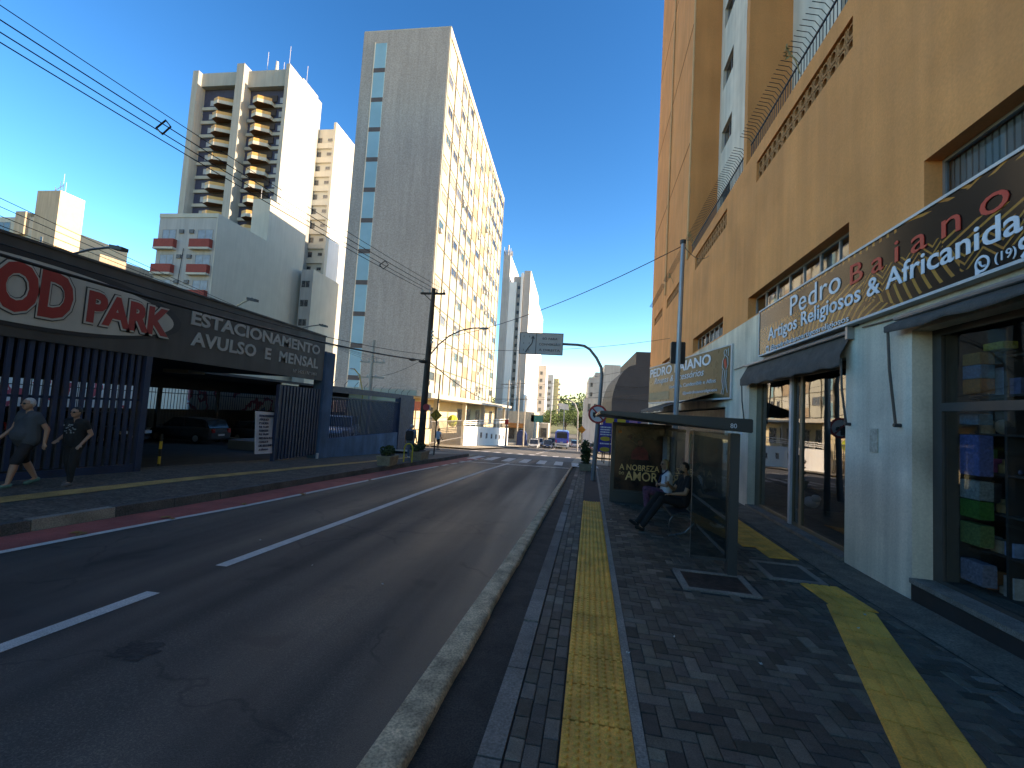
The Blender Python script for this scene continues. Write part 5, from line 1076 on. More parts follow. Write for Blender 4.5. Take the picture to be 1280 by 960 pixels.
t = thing('road_sign', 'green direction board over the far end of the street', 'road sign', (-7.3, 95, -4)); MB().box(-8.6, -6.0, 95, 95.1, .1, 1.6).build('panel', M('sign_green', (.04, .22, .17), .5), t); MB().cyl((-8.4, 95.15, g(95)), (-8.4, 95.15, 1.5), .1, n=6).build('post', MC['lamp_grey'], t)
t = thing('billboard', 'tilted white billboard in front of the wooded hill', 'billboard', (-1.6, 92, -4)); MB().prism([(-2.75, 92, 4.45), (-.75, 92, 4.2), (-.5, 92, 3.0), (-2.5, 92, 3.2)], (0, .1, 0)).build('panel', M('board_pale', (.62,.6,.56), .6), t); MB().cyl((-1.4, 92.2, g(92)), (-1.5, 92.2, 3.4), .12, n=6).build('post', MC['lamp_grey'], t)
t = thing('road_sign', 'orange diamond sign on the right pavement far down the street', 'road sign', (1.45, 60, g(60))); MB().prism([(1.5, 60, -.45), (2.05, 60, .08), (1.5, 60, .62), (.95, 60, .08)], (0, .04, 0)).build('plate', M('sign_orange', (.55, .22, .02), .5), t); MB().cyl((1.5, 60.08, g(60)), (1.5, 60.08, .5), .05, n=6).build('post', conp, t)
t = thing('banner_sign', 'tall blue banner sign with two yellow ovals beside the bus shelter', 'banner', (1.9, 26, -.8))
MB().box(1.62, 2.42, 26, 26.06, -.15, 1.42).build('panel', M('banner_blue', (.025, .03, .24), .5), t); MB().cyl((2.0, 26.1, g(26)), (2.0, 26.1, 0), .03, n=6).build('post', metal_dk, t)
mb = MB()
for z in (.62, .16-.15): mb.prism(disc_pts((2.02, 26.0, z), (1,0,0), (0,0,1), .30, .13, 20), (0, -.01, 0))
mb.build('yellow_ovals', M('oval_yellow', (.55, .35, .03), .5), t)
mb = MB(); random.seed(8)
for z in (1.28, 1.14, 1.0, .86, .34):
    x = 1.72
    while x < 2.3: w_ = random.uniform(.03, .09); mb.box(x, x+w_, 25.99, 26, z-.035, z+.035); x += w_+.02
mb.build('blurred_print', whitew, t)
t = thing('shop_banner', 'blue and yellow shop banner high behind the shelter roof', 'banner', (3, 27.5, 0)); MB().box(1.95, 4.2, 27.5, 27.6, 1.38, 2.0).build('panel', MC['banner_blue'], t)
for x, m_ in ((2.1, MC['oval_yellow']), (2.8, MC['oval_yellow']), (3.5, M('pink_print', (.5,.2,.35), .5))): MB().box(x, x+.5, 27.48, 27.5, 1.52, 1.88).build('patch', m_, t)
MB().cyl((2.0, 27.65, g(27)), (2.0, 27.65, 2.0), .04, n=6).build('post', metal_dk, t)
t = thing('thin_post', 'thin dark post standing left of the poster panel', 'post', (2.0, 23, -.7)); MB().cyl((2.03, 23, g(23)), (2.0, 23, 1.3), .022, n=6).build('post', metal_dk, t)

# ---- plants ----
leafd = M('leaf_dark', (.035, .06, .02), .8, var=.5, scale=6); leafm_ = M('leaf_mid', (.07, .11, .03), .8, var=.4, scale=.8)
def leaves(mb, c, rx, ry, rz, n, s):
    for _ in range(n):
        d = Vector((random.gauss(0,1), random.gauss(0,1), random.gauss(0,1))).normalized()*random.random()**.4
        p = Vector(c)+Vector((d.x*rx, d.y*ry, d.z*rz)); a = Vector((random.gauss(0,1), random.gauss(0,1), random.gauss(0,1))).normalized(); b = a.cross(Vector((random.gauss(0,1), random.gauss(0,1), random.gauss(0,1)))).normalized()
        q = s*random.uniform(.6, 1.3); mb.quad(p-a*q, p+b*q*.45, p+a*q, p-b*q*.45)
def planter(x, y, z, w_, d_, h, lab, ph=.35, n=160, mat=None, rows=2):
    t = thing('planter', lab, 'planter', (x, y, z), 'concrete planters on the pavement'); mb = MB(); e = .05
    mb.add([(x+sx*(w_/2-(0 if k else .04)), y+sy*(d_/2-(0 if k else .04)), z+(h if k else 0)) for k in (0, 1) for sx, sy in ((-1,-1),(1,-1),(1,1),(-1,1))], [(0,3,2,1),(0,1,5,4),(1,2,6,5),(2,3,7,6),(3,0,4,7)])
    mb.box(x-w_/2-.01, x+w_/2+.01, y-d_/2-.01, y+d_/2+.01, z+h-.06, z+h); mb.build('box', mat or M('planter_stone', (.26, .22, .15), .9, var=.2, scale=5, grain=.3, bump=.4), t, bevel=.01)
    mb = MB(); mb.ell((x, y, z+h), w_*.44, d_*.44, .04); mb.build('soil', M('soil', (.03,.02,.015), .95), t)
    mb = MB()
    for k in range(rows): leaves(mb, (x+random.uniform(-.1,.1), y+(k-.5)*d_*.5, z+h+ph*.4), w_*.4, d_*.35, ph*.5, n, .07)
    mb.build('foliage', leafd, t); return t
random.seed(17)
planter(-6.15, 14.5, zl(-6.2, 14.5), .5, .75, .34, 'nearest low stone planter on the left pavement, left of the yellow hoop')
planter(-6.0, 17.3, zl(-6.0, 17.3), .5, 1.0, .36, 'low stone planter at the foot of the utility pole')
p_ = U(-.05, 19.4); t = planter(.71, 19.7, g(19.7)+.005, .55, .55, .30, 'stone planter with a tall dark shrub at the end of the right pavement', ph=1.15, n=420, rows=2)
planter(5.2, 48, g(48)+.12, 1.2, .8, .5, 'pale planter on the sunlit far right pavement', ph=.9)
planter(3.0, 56, g(56)+.12, 1.2, .8, .5, 'farthest planter on the right pavement', ph=1.1)
t = thing('yellow_hoop', 'yellow metal hoop barrier between the two low planters', 'barrier', (-5.95, 15.9, zl(-5.95, 15.9))); z = zl(-5.95, 15.9)
MB().tube([(-6.12, 15.9, z), (-6.12, 15.9, z+.5)]+[(-5.96-.16*math.cos(a), 15.9, z+.52+.17*math.sin(a)) for a in [math.pi*k/8 for k in range(9)]]+[(-5.80, 15.9, z)], .028, 8).build('tube', M('hoop_yellow', (.48, .40, .04), .5), t)
# small plants growing on the ochre parapet
for v, u, z, h in ((9.3, 3.85, 9.0, .75), (18.6, 3.85, 9.0, .7), (23.5, 3.9, 9.0, .5)):
    mb = MB(); mb.tube([(u, v, z), (u-.05, v+.1, z+h*.5), (u-.18, v+.22, z+h)], .012, 4); leaves(mb, (u-.15, v+.2, z+h*.9), .08, .1, .14, 22, .05)
    single(mb, 'parapet_weed', M('dry_weed', (.28, .22, .10), .9), 'dry weed growing from the ochre parapet at %s of the railing' % {9.3: 'the near stretch', 18.6: 'the middle stretch', 23.5: 'the far stretch'}[v], 'weed', (u, v, z), uv=True)
def tree(x, y, z, h, r, lab, n=700):
    t = thing('tree', lab, 'tree', (x, y, z), 'trees on the far hill'); mb = MB(); mb.tube([(x, y, z-1), (x+.2, y, z+h*.4), (x-.1, y, z+h*.7)], [.35, .25, .12], 6)
    for k in range(4): a = k*1.7; mb.tube([(x, y, z+h*.35), (x+math.cos(a)*r*.5, y+math.sin(a)*r*.5, z+h*.65)], [.16, .06], 4)
    mb.build('trunk', woodp, t); mb = MB()
    for k in range(7): a = random.uniform(0, 6.28); q = random.uniform(.2, .7)*r; leaves(mb, (x+math.cos(a)*q, y+math.sin(a)*q, z+h*random.uniform(.5, .9)), r*.5, r*.5, r*.35, n//7, .42)
    mb.build('crown', leafm_, t)
random.seed(23)
for x, y, h, r, lab in ((14, 172, 10, 5.0, 'dark round tree at the right end of the hill ridge'), (6, 165, 8, 4.5, 'tree standing right of the tilted billboard'), (-2, 160, 9, 5, 'broad tree behind the tilted billboard'), (-7, 150, 9, 4.5, 'tree between the green board and the billboard'), (2.5, 140, 8, 4, 'tree low on the right side of the far street'), (6, 128, 7.5, 3.5, 'nearest roadside tree on the far right'), (-9.5, 170, 9, 4.5, 'tree in front of the distant yellow block')):
    z = ht(x, y); tree(x, y, max(z, g(y))-.2, h, r, lab)
mb = MB(); random.seed(5)
for _ in range(190): x = random.uniform(-60, 90); y = random.uniform(185, 330); leaves(mb, (x, y, ht(x, y)+2.2), 6, 6, 3.4, 26, 1.1)
o = mb.build('hill_wood', leafm_); o['kind'] = 'stuff'; o['label'] = 'green wood covering the distant hill'

# ================= vehicles =================
tyre = M('tyre', (.02, .02, .02), .85); rim = M('rim', (.35, .35, .36), .35, metal=.6); carglass = M('car_glass', (.02, .025, .03), .12, spec=.8); lampw = M('lamp_white', (.6, .62, .62), .2); lampr = M('lamp_red', (.35, .02, .02), .3); platem = M('plate', (.4,.4,.4), .5)
def car(lab, paint, loc, rot, L_=3.7, W__=1.55, H_=1.28, kind='car', group=None):
    """hatchback lofted from cross sections, nose along local +x; z scaled to this scene"""
    x, y, z = loc; t = thing('parked_car' if kind == 'car' else kind, lab, 'car' if kind == 'car' else kind, (0, 0, 0), group)
    hw = W__/2; st = [(-L_/2, .30, .62, .80), (-L_/2+.08, .20, .80, .94), (-L_*.25, .17, .84, 1.0), (L_*.1, .17, .80, 1.0), (L_*.3, .17, .74, .99), (L_/2-.25, .19, .62, .92), (L_/2-.03, .26, .50, .74)]
    mb = MB(); vs_ = []
    for sx, zb, zt_, wf in st:
        w_ = hw*wf; vs_ += [(sx, -w_*.92, zb), (sx, -w_, zb+.18), (sx, -w_, zt_-.10), (sx, -w_*.9, zt_), (sx, w_*.9, zt_), (sx, w_, zt_-.10), (sx, w_, zb+.18), (sx, w_*.92, zb)]
    n = 8; fs = [(i*n+k, (i+1)*n+k, (i+1)*n+(k+1) % n, i*n+(k+1) % n) for i in range(len(st)-1) for k in range(n)]+[tuple(range(n)), tuple(range((len(st)-1)*n, len(st)*n))[::-1]]
    mb.add(vs_, fs); body = mb.build('body', paint, t, bevel=.02, smooth=False)
    cab = [(-L_*.46, .82), (-L_*.40, H_-.06), (-L_*.10, H_), (L_*.10, H_-.02), (L_*.28, .78)]; g1 = MB(); r = MB()
    for sgn in (1,):
        g1.prism([(a, -hw*.80, b) for a, b in cab], (0, 2*hw*.80, 0)); r.prism([(a, -hw*.74, b+.0) for a, b in ((-L_*.41, H_-.055), (-L_*.10, H_+.004), (L_*.10, H_-.016), (L_*.12, H_-.05), (-L_*.40, H_-.09))], (0, 2*hw*.74, 0))
        for a in (-L_*.43, -L_*.08, L_*.26): r.bar((a, -hw*.81, .8), (a*.92-(.35 if a > 1 else 0), -hw*.79, H_-.03), .05, .03); r.bar((a, hw*.81, .8), (a*.92-(.35 if a > 1 else 0), hw*.79, H_-.03), .05, .03)
    g1.build('windows', carglass, t); r.build('roof', paint, t)
    for sx in (-L_*.30, L_*.31):
        for sy in (-1, 1):
            w_ = MB().cyl((sx, sy*(hw-.16), .27), (sx, sy*(hw+.005), .27), .27, n=16).build('wheel', tyre, t); MB().cyl((sx, sy*(hw), .27), (sx, sy*(hw+.012), .27), .16, n=12).build('rim', rim, w_)
    for sy in (-1, 1):
        MB().box(L_/2-.16, L_/2-.0, sy*hw*.62-.14, sy*hw*.62+.14, .50, .62).build('headlight', lampw, t); MB().box(-L_/2-.02, -L_/2+.08, sy*hw*.66-.09, sy*hw*.66+.09, .58, .78).build('tail_light', lampr, t); MB().box(L_*.2, L_*.25, sy*(hw+.07)-.05, sy*(hw+.07)+.05, .80, .88).build('mirror', paint, t)
    MB().box(L_/2-.02, L_/2+.01, -.2, .2, .34, .43).build('number_plate', platem, t); MB().box(-L_/2-.025, -L_/2, -.2, .2, .42, .51).build('number_plate', platem, t)
    t.location = loc; t.rotation_euler = (0, 0, rot); t['_o'] = (0,0,0); return t
def cp(name, c, r_=.25): return M('paint_'+name, c, r_, var=.03, spec=.7)
PI = math.pi
car('pale blue hatchback standing behind the blue bars', cp('pale_blue', (.5, .62, .75)), (-11.7, 21.3, -.15), -PI/2+.35)
for i, (x, y, c, lab) in enumerate(((-18.4, 10.5, (.01,.01,.012), 'black car in the dark car park, right behind the blue bars'), (-19.0, 15.5, (.012,.012,.014), 'dark car parked in the middle of the car park entrance view'), (-19.6, 20.5, (.02,.02,.022), 'dark car behind the middle one in the car park'), (-19.2, 25.5, (.015,.016,.02), 'dark car half hidden by the price board'), (-18.4, 6.0, (.013,.012,.014), 'dark car behind the walking couple'), (-18.6, 1.5, (.02,.02,.03), 'dark car at the far left of the car park'))):
    car(lab, cp('dark%d' % i, c, .8), (x, y, zl(-10, y)+.0), 0 if i % 2 else PI, group='cars inside the car park')
for i, (x, y, r_, c, lab) in enumerate(((-5.9, 74, -PI/2, (.35,.36,.36), 'silver car facing up the street, nearest of the far traffic'), (-4.0, 82, -PI/2, (.02,.03,.06), 'navy car between the silver car and the blue bus'), (-6.0, 88, -PI/2, (.5,.5,.48), 'white car behind the silver car down the street'), (1.0, 92, PI/2, (.30,.31,.32), 'grey car right of the blue bus'), (-4.0, 96, -PI/2, (.03,.03,.03), 'black car farthest down the left lane'), (4.4, 84, PI/2, (.22,.23,.25), 'grey car parked by the far right pavement'))):
    car(lab, cp('far%d' % i, c), (x, y, g(y)), r_, 4.2, 1.75, 1.5, group='cars down the hill street')
single(MB().box(-15.2, -10.3, 18, 26.5, -1.4, -.16), 'yard_slab', M('yard_concrete', (.12, .11, .10), .9), 'raised concrete yard slab under the pale blue car', 'slab', (-15.2, 18, -1.4))
# bus
t = thing('bus', 'small blue and white bus seen from behind going down the street', 'bus', (-1.5, 82, g(82))); zb = g(82)
bl = cp('bus_blue', (.05, .09, .42)); bwh = cp('bus_white', (.6, .6, .6))
MB().box(-2.75, -.25, 82, 90, zb+1.0, zb+3.25).build('body', bl, t, bevel=.18); MB().box(-2.78, -.22, 81.95, 90.05, zb+.35, zb+1.05).build('skirt', bwh, t, bevel=.1)
MB().box(-2.45, -.55, 81.96, 82.0, zb+1.95, zb+2.95).build('rear_window', carglass, t); MB().box(-2.4, -.6, 81.9, 81.95, zb+.62, zb+.78).build('bumper', metal_dk, t)
for x in (-2.62, -.55): MB().box(x, x+.18, 81.9, 81.96, zb+1.1, zb+1.6).build('tail_light', lampr, t)
for x in (-2.6, -.65):
    for y in (83.2, 88.4): w_ = MB().cyl((x, y, zb+.42), (x+.25, y, zb+.42), .42, n=14).build('wheel', tyre, t); MB().cyl((x-.02 if x < -1 else x+.25, y, zb+.42), (x if x < -1 else x+.27, y, zb+.42), .22, n=10).build('rim', rim, w_)
MB().box(-1.75, -1.25, 81.93, 81.95, zb+1.15, zb+1.3).build('number_plate', platem, t); MB().box(-2.3, -.7, 81.97, 82.0, zb+3.0, zb+3.15).build('destination_strip', winm, t)

# ================= wires =================
def wire(p, q, sag, r, lab, grp='overhead cables', n=26, name='overhead_cable', mat=None):
    p = Vector(p); q = Vector(q); pts = []
    for i in range(n+1): t_ = i/n; v = p.lerp(q, t_); v.z -= sag*4*t_*(1-t_); pts.append(v)
    mb = MB(); mb.tube(pts, r, 5); o = single(mb, name, mat or black, lab, 'cable', tuple(p), grp, smooth=True); return o
top = [(-7.5, 20.3, 7.55), (-7.2, 20.3, 7.55), (-6.8, 20.3, 7.55), (-6.4, 20.3, 7.55)]
for k, (p, lab) in enumerate(zip(top, ('leftmost power cable from the top of the dark pole', 'second power cable from the left on the dark pole top', 'third power cable from the left on the dark pole top', 'rightmost power cable from the top of the dark pole'))):
    e = (-14.2-.15+k*.26, -9, 9.75+.05*k if k != 3 else 9.95); wire(p, e, .55, .0125 if k < 3 else .009, lab)
for (y, x, z) in ((8.6, -9.75, 7.92), (16.6, -7.85, 7.45)):
    t = thing('cable_spacer', 'black spacer clamping the power cables %s' % ('high over the car park sign' if y < 10 else 'near the dark pole'), 'cable spacer', (x, y, z)); MB().tube([(x-.18, y, z+.02), (x, y, z-.14), (x+.2, y, z+.04), (x+.05, y, z+.2), (x-.18, y, z+.02)], .022, 5).build('spacer', black, t)
for k in range(4): wire((-13.6+k*.45, 27, 4.75), (-13.3+.1*k, -6, 8.1-.5*k-.15), .5, .009, ('topmost of the thin wires running behind the sign to the concrete pole', 'second of the thin wires behind the sign', 'third of the thin wires behind the sign', 'lowest of the thin wires behind the sign')[k])
wire((-7.05, 20.25, 4.05), (-9.35, 3.0, 3.95), .32, .030, 'thick black cable bundle sagging across the car park sign')
wire((-7.05, 20.25, 4.35), (-9.4, 3.0, 4.15), .38, .011, 'thin cable just above the thick bundle across the sign')
wire((-7.05, 20.25, 4.20), (-13, 27, 3.6), .25, .010, 'thin cable from the dark pole to the concrete pole')
wire((-6.95, 20.35, 4.05), (-9.0, 62, 3.6), 1.0, .028, 'thick cable falling from the dark pole down the street')
wire((-6.95, 20.35, 6.9), (-9.0, 62, 5.2), .8, .012, 'thin cable high along the cream facade')
wire((-9.0, 62, 5.0), (-10.1, 84, 5.5), .5, .02, 'far cable between the street poles')
wire(tuple(U(2.3, 12.5, 6.7)), (-6.9, 20.3, 5.1), .45, .012, 'long thin cable from the steel pole top across the street')
wire(tuple(U(3.9, 24, 6.2)), (-6.9, 20.3, 4.7), .35, .010, 'thin cable from the ochre building over the direction sign')
wire(tuple(U(3.95, 31, 5.6)), (-10.9, 44, 4.0), .5, .012, 'upper cable crossing the junction')
wire(tuple(U(3.95, 31.2, 4.2)), (-10.9, 48, 3.2), .4, .012, 'middle cable crossing the junction')
wire((12, 50, 5.2), (-10.6, 45, 2.9), .3, .022, 'thick low cable crossing the junction past the dark building')
wire((12, 50.5, 7.4), (-9, 62, 5.3), .4, .012, 'highest cable across the far junction')
wire(tuple(U(2.3, 12.5, 6.72)), tuple(U(3.95, 16.5, 7.9)), .25, .009, 'short cable from the steel pole top to the ochre building')

# ================= people =================
skin1 = M('skin', (.34, .19, .13), .6, var=.06); skin2 = M('skin_tan', (.33, .18, .11), .6, var=.06)
hairg = M('hair_grey', (.38, .37, .36), .8, var=.2, scale=30); hairb = M('hair_black', (.015, .012, .01), .6); hairbl = M('hair_blond', (.34, .22, .10), .7, var=.2, scale=30)
def figure(name, lab, base, rot, H, J, shirt, pants, shoe, skin, hair, long_hair=False, shorts=False, glasses=False, fat=1.0, uv=False, sleeves=.5, vox=.0085, beard=False):
    """J: joints in local coords (x forward, y left, z up) in units of body height; body is one remeshed surface, clothes are children"""
    t = thing(name, lab, 'person', (0,0,0)); S = lambda p: (p[0]*H, p[1]*H, p[2]*H)
    def c(mb, a, b, r0, r1, f=1): mb.cap(S(a), S(b), r0*H*f, r1*H*f)
    hd = Vector(J['head']); nk = Vector(J['neck']); fwd = Vector(J.get('face', (1,0,0))).normalized(); sd_ = Vector((0,0,1)).cross(fwd).normalized(); upv = fwd.cross(sd_)
    mb = MB(); P = J
    shL, shR, hpL, hpR = P['shL'], P['shR'], P['hpL'], P['hpR']; mid = (Vector(hpL)+Vector(hpR))/2; chs = (Vector(shL)+Vector(shR))/2
    def torso(m, k, low=0):
        for a, b in ((hpL, shL), (hpR, shR)):
            A = Vector(a).lerp(mid, .1); B = Vector(b).lerp(chs, .45); B.z -= .045; c(m, A, B, .066*fat*k, .060*fat**.5*k)
        c(m, mid+Vector((.02*(fat-1)*8, 0, .06)), chs-Vector((0,0,.09)), .078*fat*k, .070*k); c(m, chs.lerp(Vector(shL), .3), Vector(shL)-Vector((0,0,.012)), .040*k, .034*k); c(m, chs.lerp(Vector(shR), .3), Vector(shR)-Vector((0,0,.012)), .040*k, .034*k)
    torso(mb, .96); c(mb, chs-Vector((0,0,.01)), nk, .032, .029); c(mb, nk, hd-Vector((0,0,.03)), .029, .030)
    mb.ell(S(hd), .052*H, .050*H, .066*H, 16, 12); mb.ell(S(hd+fwd*.012-upv*.036), .036*H, .034*H, .032*H); mb.cap(S(hd+fwd*.050+upv*.004), S(hd+fwd*.062-upv*.014), .006*H, .009*H, 8)
    for s_ in (-1, 1): mb.ell(S(hd+sd_*s_*.050-upv*.004), .008*H, .006*H, .015*H)
    for q in 'LR':
        s_, e_, w_ = P['sh'+q], P['el'+q], P['wr'+q]; c(mb, s_, e_, .031, .025); c(mb, e_, w_, .0245, .0165)
        d = (Vector(w_)-Vector(e_)).normalized(); hnd = Vector(P.get('hd'+q, d)).normalized(); n_ = hnd.cross(Vector((0,0,1)));
        if n_.length < .1: n_ = hnd.cross(Vector((1,0,0)))
        n_ = Vector(P.get('hn'+q, n_)).normalized(); pw = Vector(w_)+hnd*.045
        for o_ in (-.010, .010): c(mb, Vector(w_)+n_*o_*.6, pw+n_*o_*1.2, .0115, .0115)
        pn_ = hnd.cross(n_)
        for k, (o_, l_) in enumerate(((-.021,.032),(-.007,.039),(.007,.036),(.021,.028))):
            a = pw+n_*o_; b = a+hnd*l_*.55; e2 = b+(hnd*.75+pn_*.55)*l_*.5; c(mb, a, b, .0052, .0049); c(mb, b, e2, .0049, .0043)
        a = Vector(w_)+hnd*.018-n_*.016; b = a+(hnd*.6-n_*.8)*.024; c(mb, a, b, .0066, .006); c(mb, b, b+(hnd*.9-n_*.2)*.018, .006, .005)
        h_, k_, a_ = P['hp'+q], P['kn'+q], P['an'+q]; c(mb, h_, k_, .052, .036); c(mb, k_, Vector(k_).lerp(Vector(a_), .35), .034, .035); c(mb, Vector(k_).lerp(Vector(a_), .35), a_, .035, .021)
        tq = Vector(P['to'+q]); c(mb, a_, tq, .020, .014)
    body = remesh(mb, vox).build('body', skin, t, smooth=True)
    m = MB(); torso(m, 1.10)
    for q in 'LR': s_ = Vector(P['sh'+q]); e_ = Vector(P['el'+q]); m.cap(S(s_), S(s_.lerp(e_, sleeves)), .037*H, .034*H)
    c(m, mid+Vector((0,0,.01)), mid+Vector((0,0,.05)), .082*fat, .082*fat); rm = remesh(m, .014)
    rm.build('shirt', shirt, t, smooth=True)
    m = MB(); c(m, mid+Vector((0,.03,.0)), mid+Vector((0,-.03,.0)), .068*fat**.5, .068*fat**.5)
    for q in 'LR':
        h_, k_, a_ = Vector(P['hp'+q]), Vector(P['kn'+q]), Vector(P['an'+q]); c(m, h_, k_, .062, .046 if not shorts else .052)
        if not shorts: c(m, k_, k_.lerp(a_, .93), .045, .031)
    remesh(m, .014).build('shorts' if shorts else 'trousers', pants, t, smooth=True)
    for q in 'LR':
        a_, tq = Vector(P['an'+q]), Vector(P['to'+q]); m = MB(); dd = (tq-a_); dd.z = 0; dd = dd.normalized() if dd.length > 1e-4 else Vector((1,0,0))
        c(m, a_-dd*.018-Vector((0,0,.012)), tq+dd*.01, .026, .019); c(m, a_-dd*.02-Vector((0,0,.02)), tq-Vector((0,0,.006)), .021, .021); remesh(m, .012).build('shoe', shoe, t, smooth=True)
    m = MB(); hc = hd-fwd*.010+upv*.012; m.ell(S(hc), .055*H, .055*H, .062*H, 16, 10)
    keep = MB(); cut = hd+fwd*.028
    if long_hair:
        m.cap(S(hd-fwd*.030+upv*.0), S(hd-fwd*.034-upv*.070), .040*H, .030*H)
        for s_ in (-1, 1): m.cap(S(hd+sd_*s_*.042-fwd*.01), S(hd+sd_*s_*.044-fwd*.012-upv*.075), .018*H, .014*H)
    hm = remesh(m, .010); vs2 = []
    for v in hm.v:
        p = Vector(v)/H-hd; f_ = p.dot(fwd); u_ = p.dot(upv)
        if f_ > .012 and u_ < .040: p = p-fwd*(f_-.012)*.9-(upv*.0)
        vs2.append(tuple((p+hd)*H))
    hm.v = vs2; hm.build('hair', hair, t, smooth=True)
    if beard: m = MB(); m.ell(S(hd+fwd*.020-upv*.046), .034*H, .036*H, .026*H); m.build('beard', hair, t, smooth=True)
    if glasses:
        m = MB()
        for s_ in (-1, 1): m.ell(S(hd+fwd*.050+sd_*s_*.021+upv*.004), .012*H, .015*H, .011*H)
        m.bar(S(hd+fwd*.054-sd_*.01+upv*.006), S(hd+fwd*.054+sd_*.01+upv*.006), .004, .004)
        for s_ in (-1, 1): m.bar(S(hd+fwd*.045+sd_*s_*.036+upv*.006), S(hd-fwd*.01+sd_*s_*.053+upv*.004), .004, .005)
        m.build('glasses', black, t)
    else:
        for s_ in (-1, 1): MB().ell(S(hd+fwd*.046+sd_*s_*.019+upv*.003), .006*H, .006*H, .004*H, 8, 6).build('eye', M('eye_dark', (.03,.02,.015), .3), t)
    MB().ell(S(hd+fwd*.048-upv*.034), .006*H, .014*H, .003*H, 8, 6).build('mouth', M('lips', (.28, .09, .07), .5), t)
    t.location = U(*base) if uv else base; t.rotation_euler = (0, 0, rot-(TH if uv else 0)); t['_o'] = (0,0,0)
    return t
def stand(arm=.05, stride=.0, lean=0, armbend=None):
    j = dict(head=(.02+lean,0,.925), neck=(.0+lean,0,.855), shL=(lean,.115,.81), shR=(lean,-.115,.81), hpL=(0,.055,.525), hpR=(0,-.055,.525),
        elL=(lean-.03-arm,.15,.64), elR=(lean-.03+arm,-.15,.64), wrL=(lean+.02-arm*1.6,.155,.49), wrR=(lean+.05+arm*2.2,-.145,.50),
        knL=(stride*.55+.02,.06,.29), knR=(-stride*.35+.02,-.06,.29), anL=(stride*.95,.06,.045), anR=(-stride*.95,-.06,.06), toL=(stride*.95+.085,.065,.018), toR=(-stride*.95+.08,-.065,.016))
    return j
greyt = M('grey_tshirt', (.05, .06, .072), .9, var=.15); blackt = M('black_cloth', (.012, .012, .013), .9, var=.2); darkt = M('dark_shorts', (.02, .02, .024), .9); teal = M('teal_shoe', (.07, .17, .15), .6)
zz = zl(-9.35, 6.5)
figure('person', 'man with white hair in a grey t-shirt and dark shorts walking past the blue bars', (-9.35, 6.50, zz), -PI/2-.05, 1.53, stand(.06, .17, .01), greyt, darkt, teal, skin1, hairg, shorts=True, glasses=True, fat=1.28)
j = stand(.03, .07, .01); j['elR'] = (-.05,-.15,.65); j['wrR'] = (.10,-.12,.57)
j['elL'] = (-.05,.15,.65); j['wrL'] = (.06,.14,.53)
w2_ = figure('person', 'person in a black printed t-shirt and black trousers walking behind the white haired man', (-9.0, 6.98, zl(-9.0, 6.98)), -PI/2+.15, 1.43, j, blackt, blackt, M('dark_shoe', (.10,.09,.09), .6), skin1, hairb, glasses=True, fat=1.08)
mb = MB(); random.seed(3)
for k in range(26): y_ = random.uniform(-.075, .075); z_ = random.uniform(.66, .78)*1.43; mb.box(.126, .134, y_*1.43-.008, y_*1.43+.010, z_-.008, z_+.010)
o = mb.build('shirt_print', M('print_grey', (.22,.24,.25), .8), w2_)
# seated woman and man in the shelter (heading toward the road = -u)
def seated(kx=.27, foot=(.27, .0), lean=0, sh=.30, gap=.05):
    return dict(head=(lean+.03,0,.41+.0), neck=(lean+.0,0,.335), shL=(lean-.01,.11,.285), shR=(lean-.01,-.11,.285), hpL=(0,.055,.0), hpR=(0,-.055,.0),
        knL=(kx,gap+.02,.03), knR=(kx,-gap-.02,.03), anL=(foot[0],gap,-sh+.03), anR=(foot[0],-gap,-sh+.03), toL=(foot[0]+.09,gap+.01,-sh+.005), toR=(foot[0]+.09,-gap-.01,-sh+.005),
        elL=(.02,.14,.13), elR=(.02,-.14,.13), wrL=(.12,-.01,.12), wrR=(.13,.02,.105))
H = 1.46; zs = .235+.062*H
j = seated(.27, (.24, 0), .0, (zs+.235)/H); j['face'] = (1, .45, 0); j['hdL'] = (.1,-1,.1); j['hdR'] = (.1,1,.15); j['hnL'] = (0,0,1); j['hnR'] = (0,0,1)
wm = figure('person', 'seated blond woman with glasses and a white t-shirt, arms folded, in the bus shelter', (1.60, 9.62, zs), PI, H, j, M('white_tshirt', (.62,.63,.68), .9, var=.08), M('purple_trousers', (.12, .045, .08), .9, var=.5, scale=22), M('white_shoe', (.5,.5,.5), .6), skin1, hairbl, long_hair=True, glasses=True, uv=True)
MB().tube([(.0*H,.085*H,.345*H),(.085*H,.04*H,.25*H),(.098*H,-.02*H,.17*H),(.09*H,-.07*H,.09*H)], .014, 5).build('shoulder_strap', M('navy_strap', (.02,.03,.08), .8), wm)
H = 1.53; zs = .235+.062*H
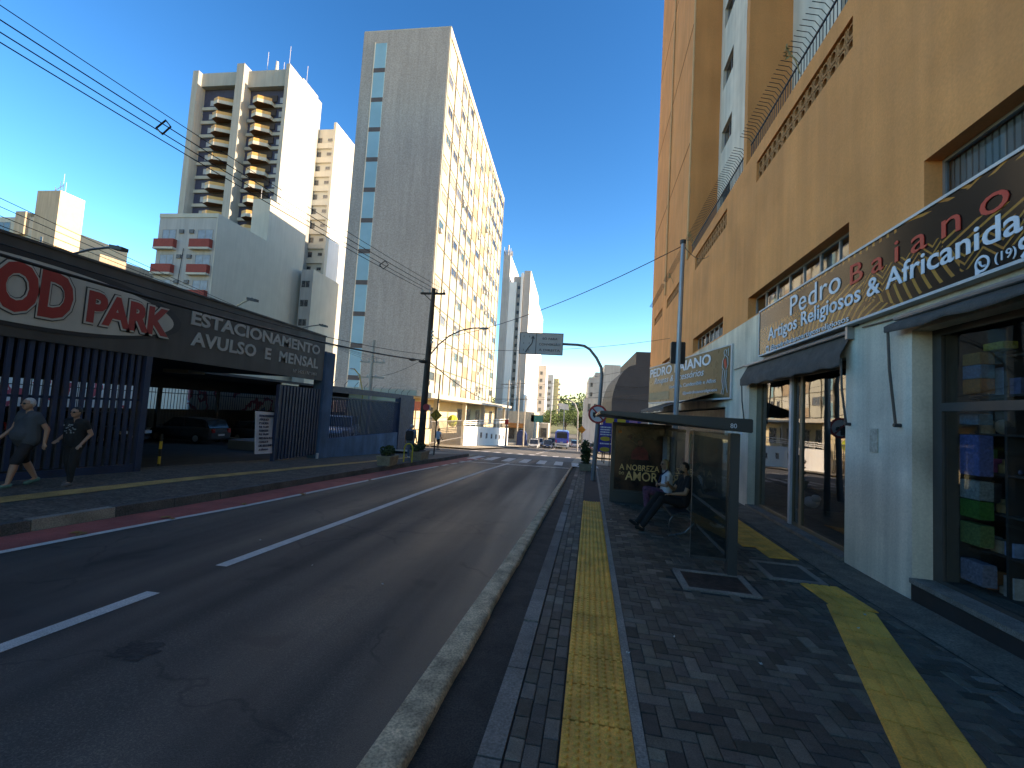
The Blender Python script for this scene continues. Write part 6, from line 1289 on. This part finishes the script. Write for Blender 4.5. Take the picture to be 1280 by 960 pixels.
j = seated(.28, (.52, 0), -.05, (zs+.222)/H); j['face'] = (1, .1, .05); j['knL'] = (.27,.06,.03); j['knR'] = (.27,-.05,.06); j['anL'] = (.50,.03,-(zs+.222)/H+.04); j['anR'] = (.56,.0,-(zs+.222)/H+.075); j['toL'] = (.56,.035,-(zs+.222)/H+.045); j['toR'] = (.62,.0,-(zs+.222)/H+.11)
j['wrR'] = (.14,-.06,.19); j['wrL'] = (.16,.08,.10); j['elR'] = (.03,-.15,.12); j['elL'] = (.02,.14,.12)
mn = figure('person', 'seated bearded man all in black stretching his legs toward the road, in the bus shelter', (1.74, 8.78, zs), PI+.25, H, j, blackt, blackt, M('black_shoe', (.012,.012,.012), .6), skin2, hairb, beard=True, uv=True, sleeves=.55)
MB().box(.17*H, .18*H, -.085*H, -.04*H, .20*H, .29*H).build('phone', M('phone_grey', (.25,.27,.3), .3), mn)
figure('person', 'man with a dark backpack on the left pavement behind the yellow hoop', (-6.75, 18.2, zl(-6.75, 18.2)), PI/2, 1.45, stand(.02, .05), M('blue_tshirt', (.16,.20,.28), .9), M('denim', (.10,.13,.18), .9), M('white_shoe', (.5,.5,.5), .6), skin1, hairg, vox=.013)
bp = thing('backpack', 'dark backpack on the back of the man by the yellow hoop', 'backpack', (-6.75, 18.02, 1.0+zl(-6.75, 18.2))); z = zl(-6.75, 18.2); MB().box(-6.91, -6.59, 17.93, 18.09, z+.76, z+1.18).build('bag', M('bag_dark', (.03,.03,.035), .9), bp, bevel=.04)
for x in (-6.85, -6.65): MB().tube([(x, 18.08, z+1.14), (x, 18.16, z+1.24), (x, 18.26, z+1.2), (x, 18.30, z+1.05)], .014, 5).build('strap', MC['bag_dark'], bp)
figure('person', 'person in a white shirt and dark shorts walking on the sunlit street corner', (-8.65, 28.4, g(28.4)), PI/2-.5, 1.45, stand(.03, .11), M('white_shirt', (.66,.66,.68), .9), darkt, M('dark_shoe', (.10,.09,.09), .6), skin2, hairb, shorts=True, vox=.014)
# tidy helper properties
for o in bpy.data.objects:
    if '_o' in o: del o['_o']
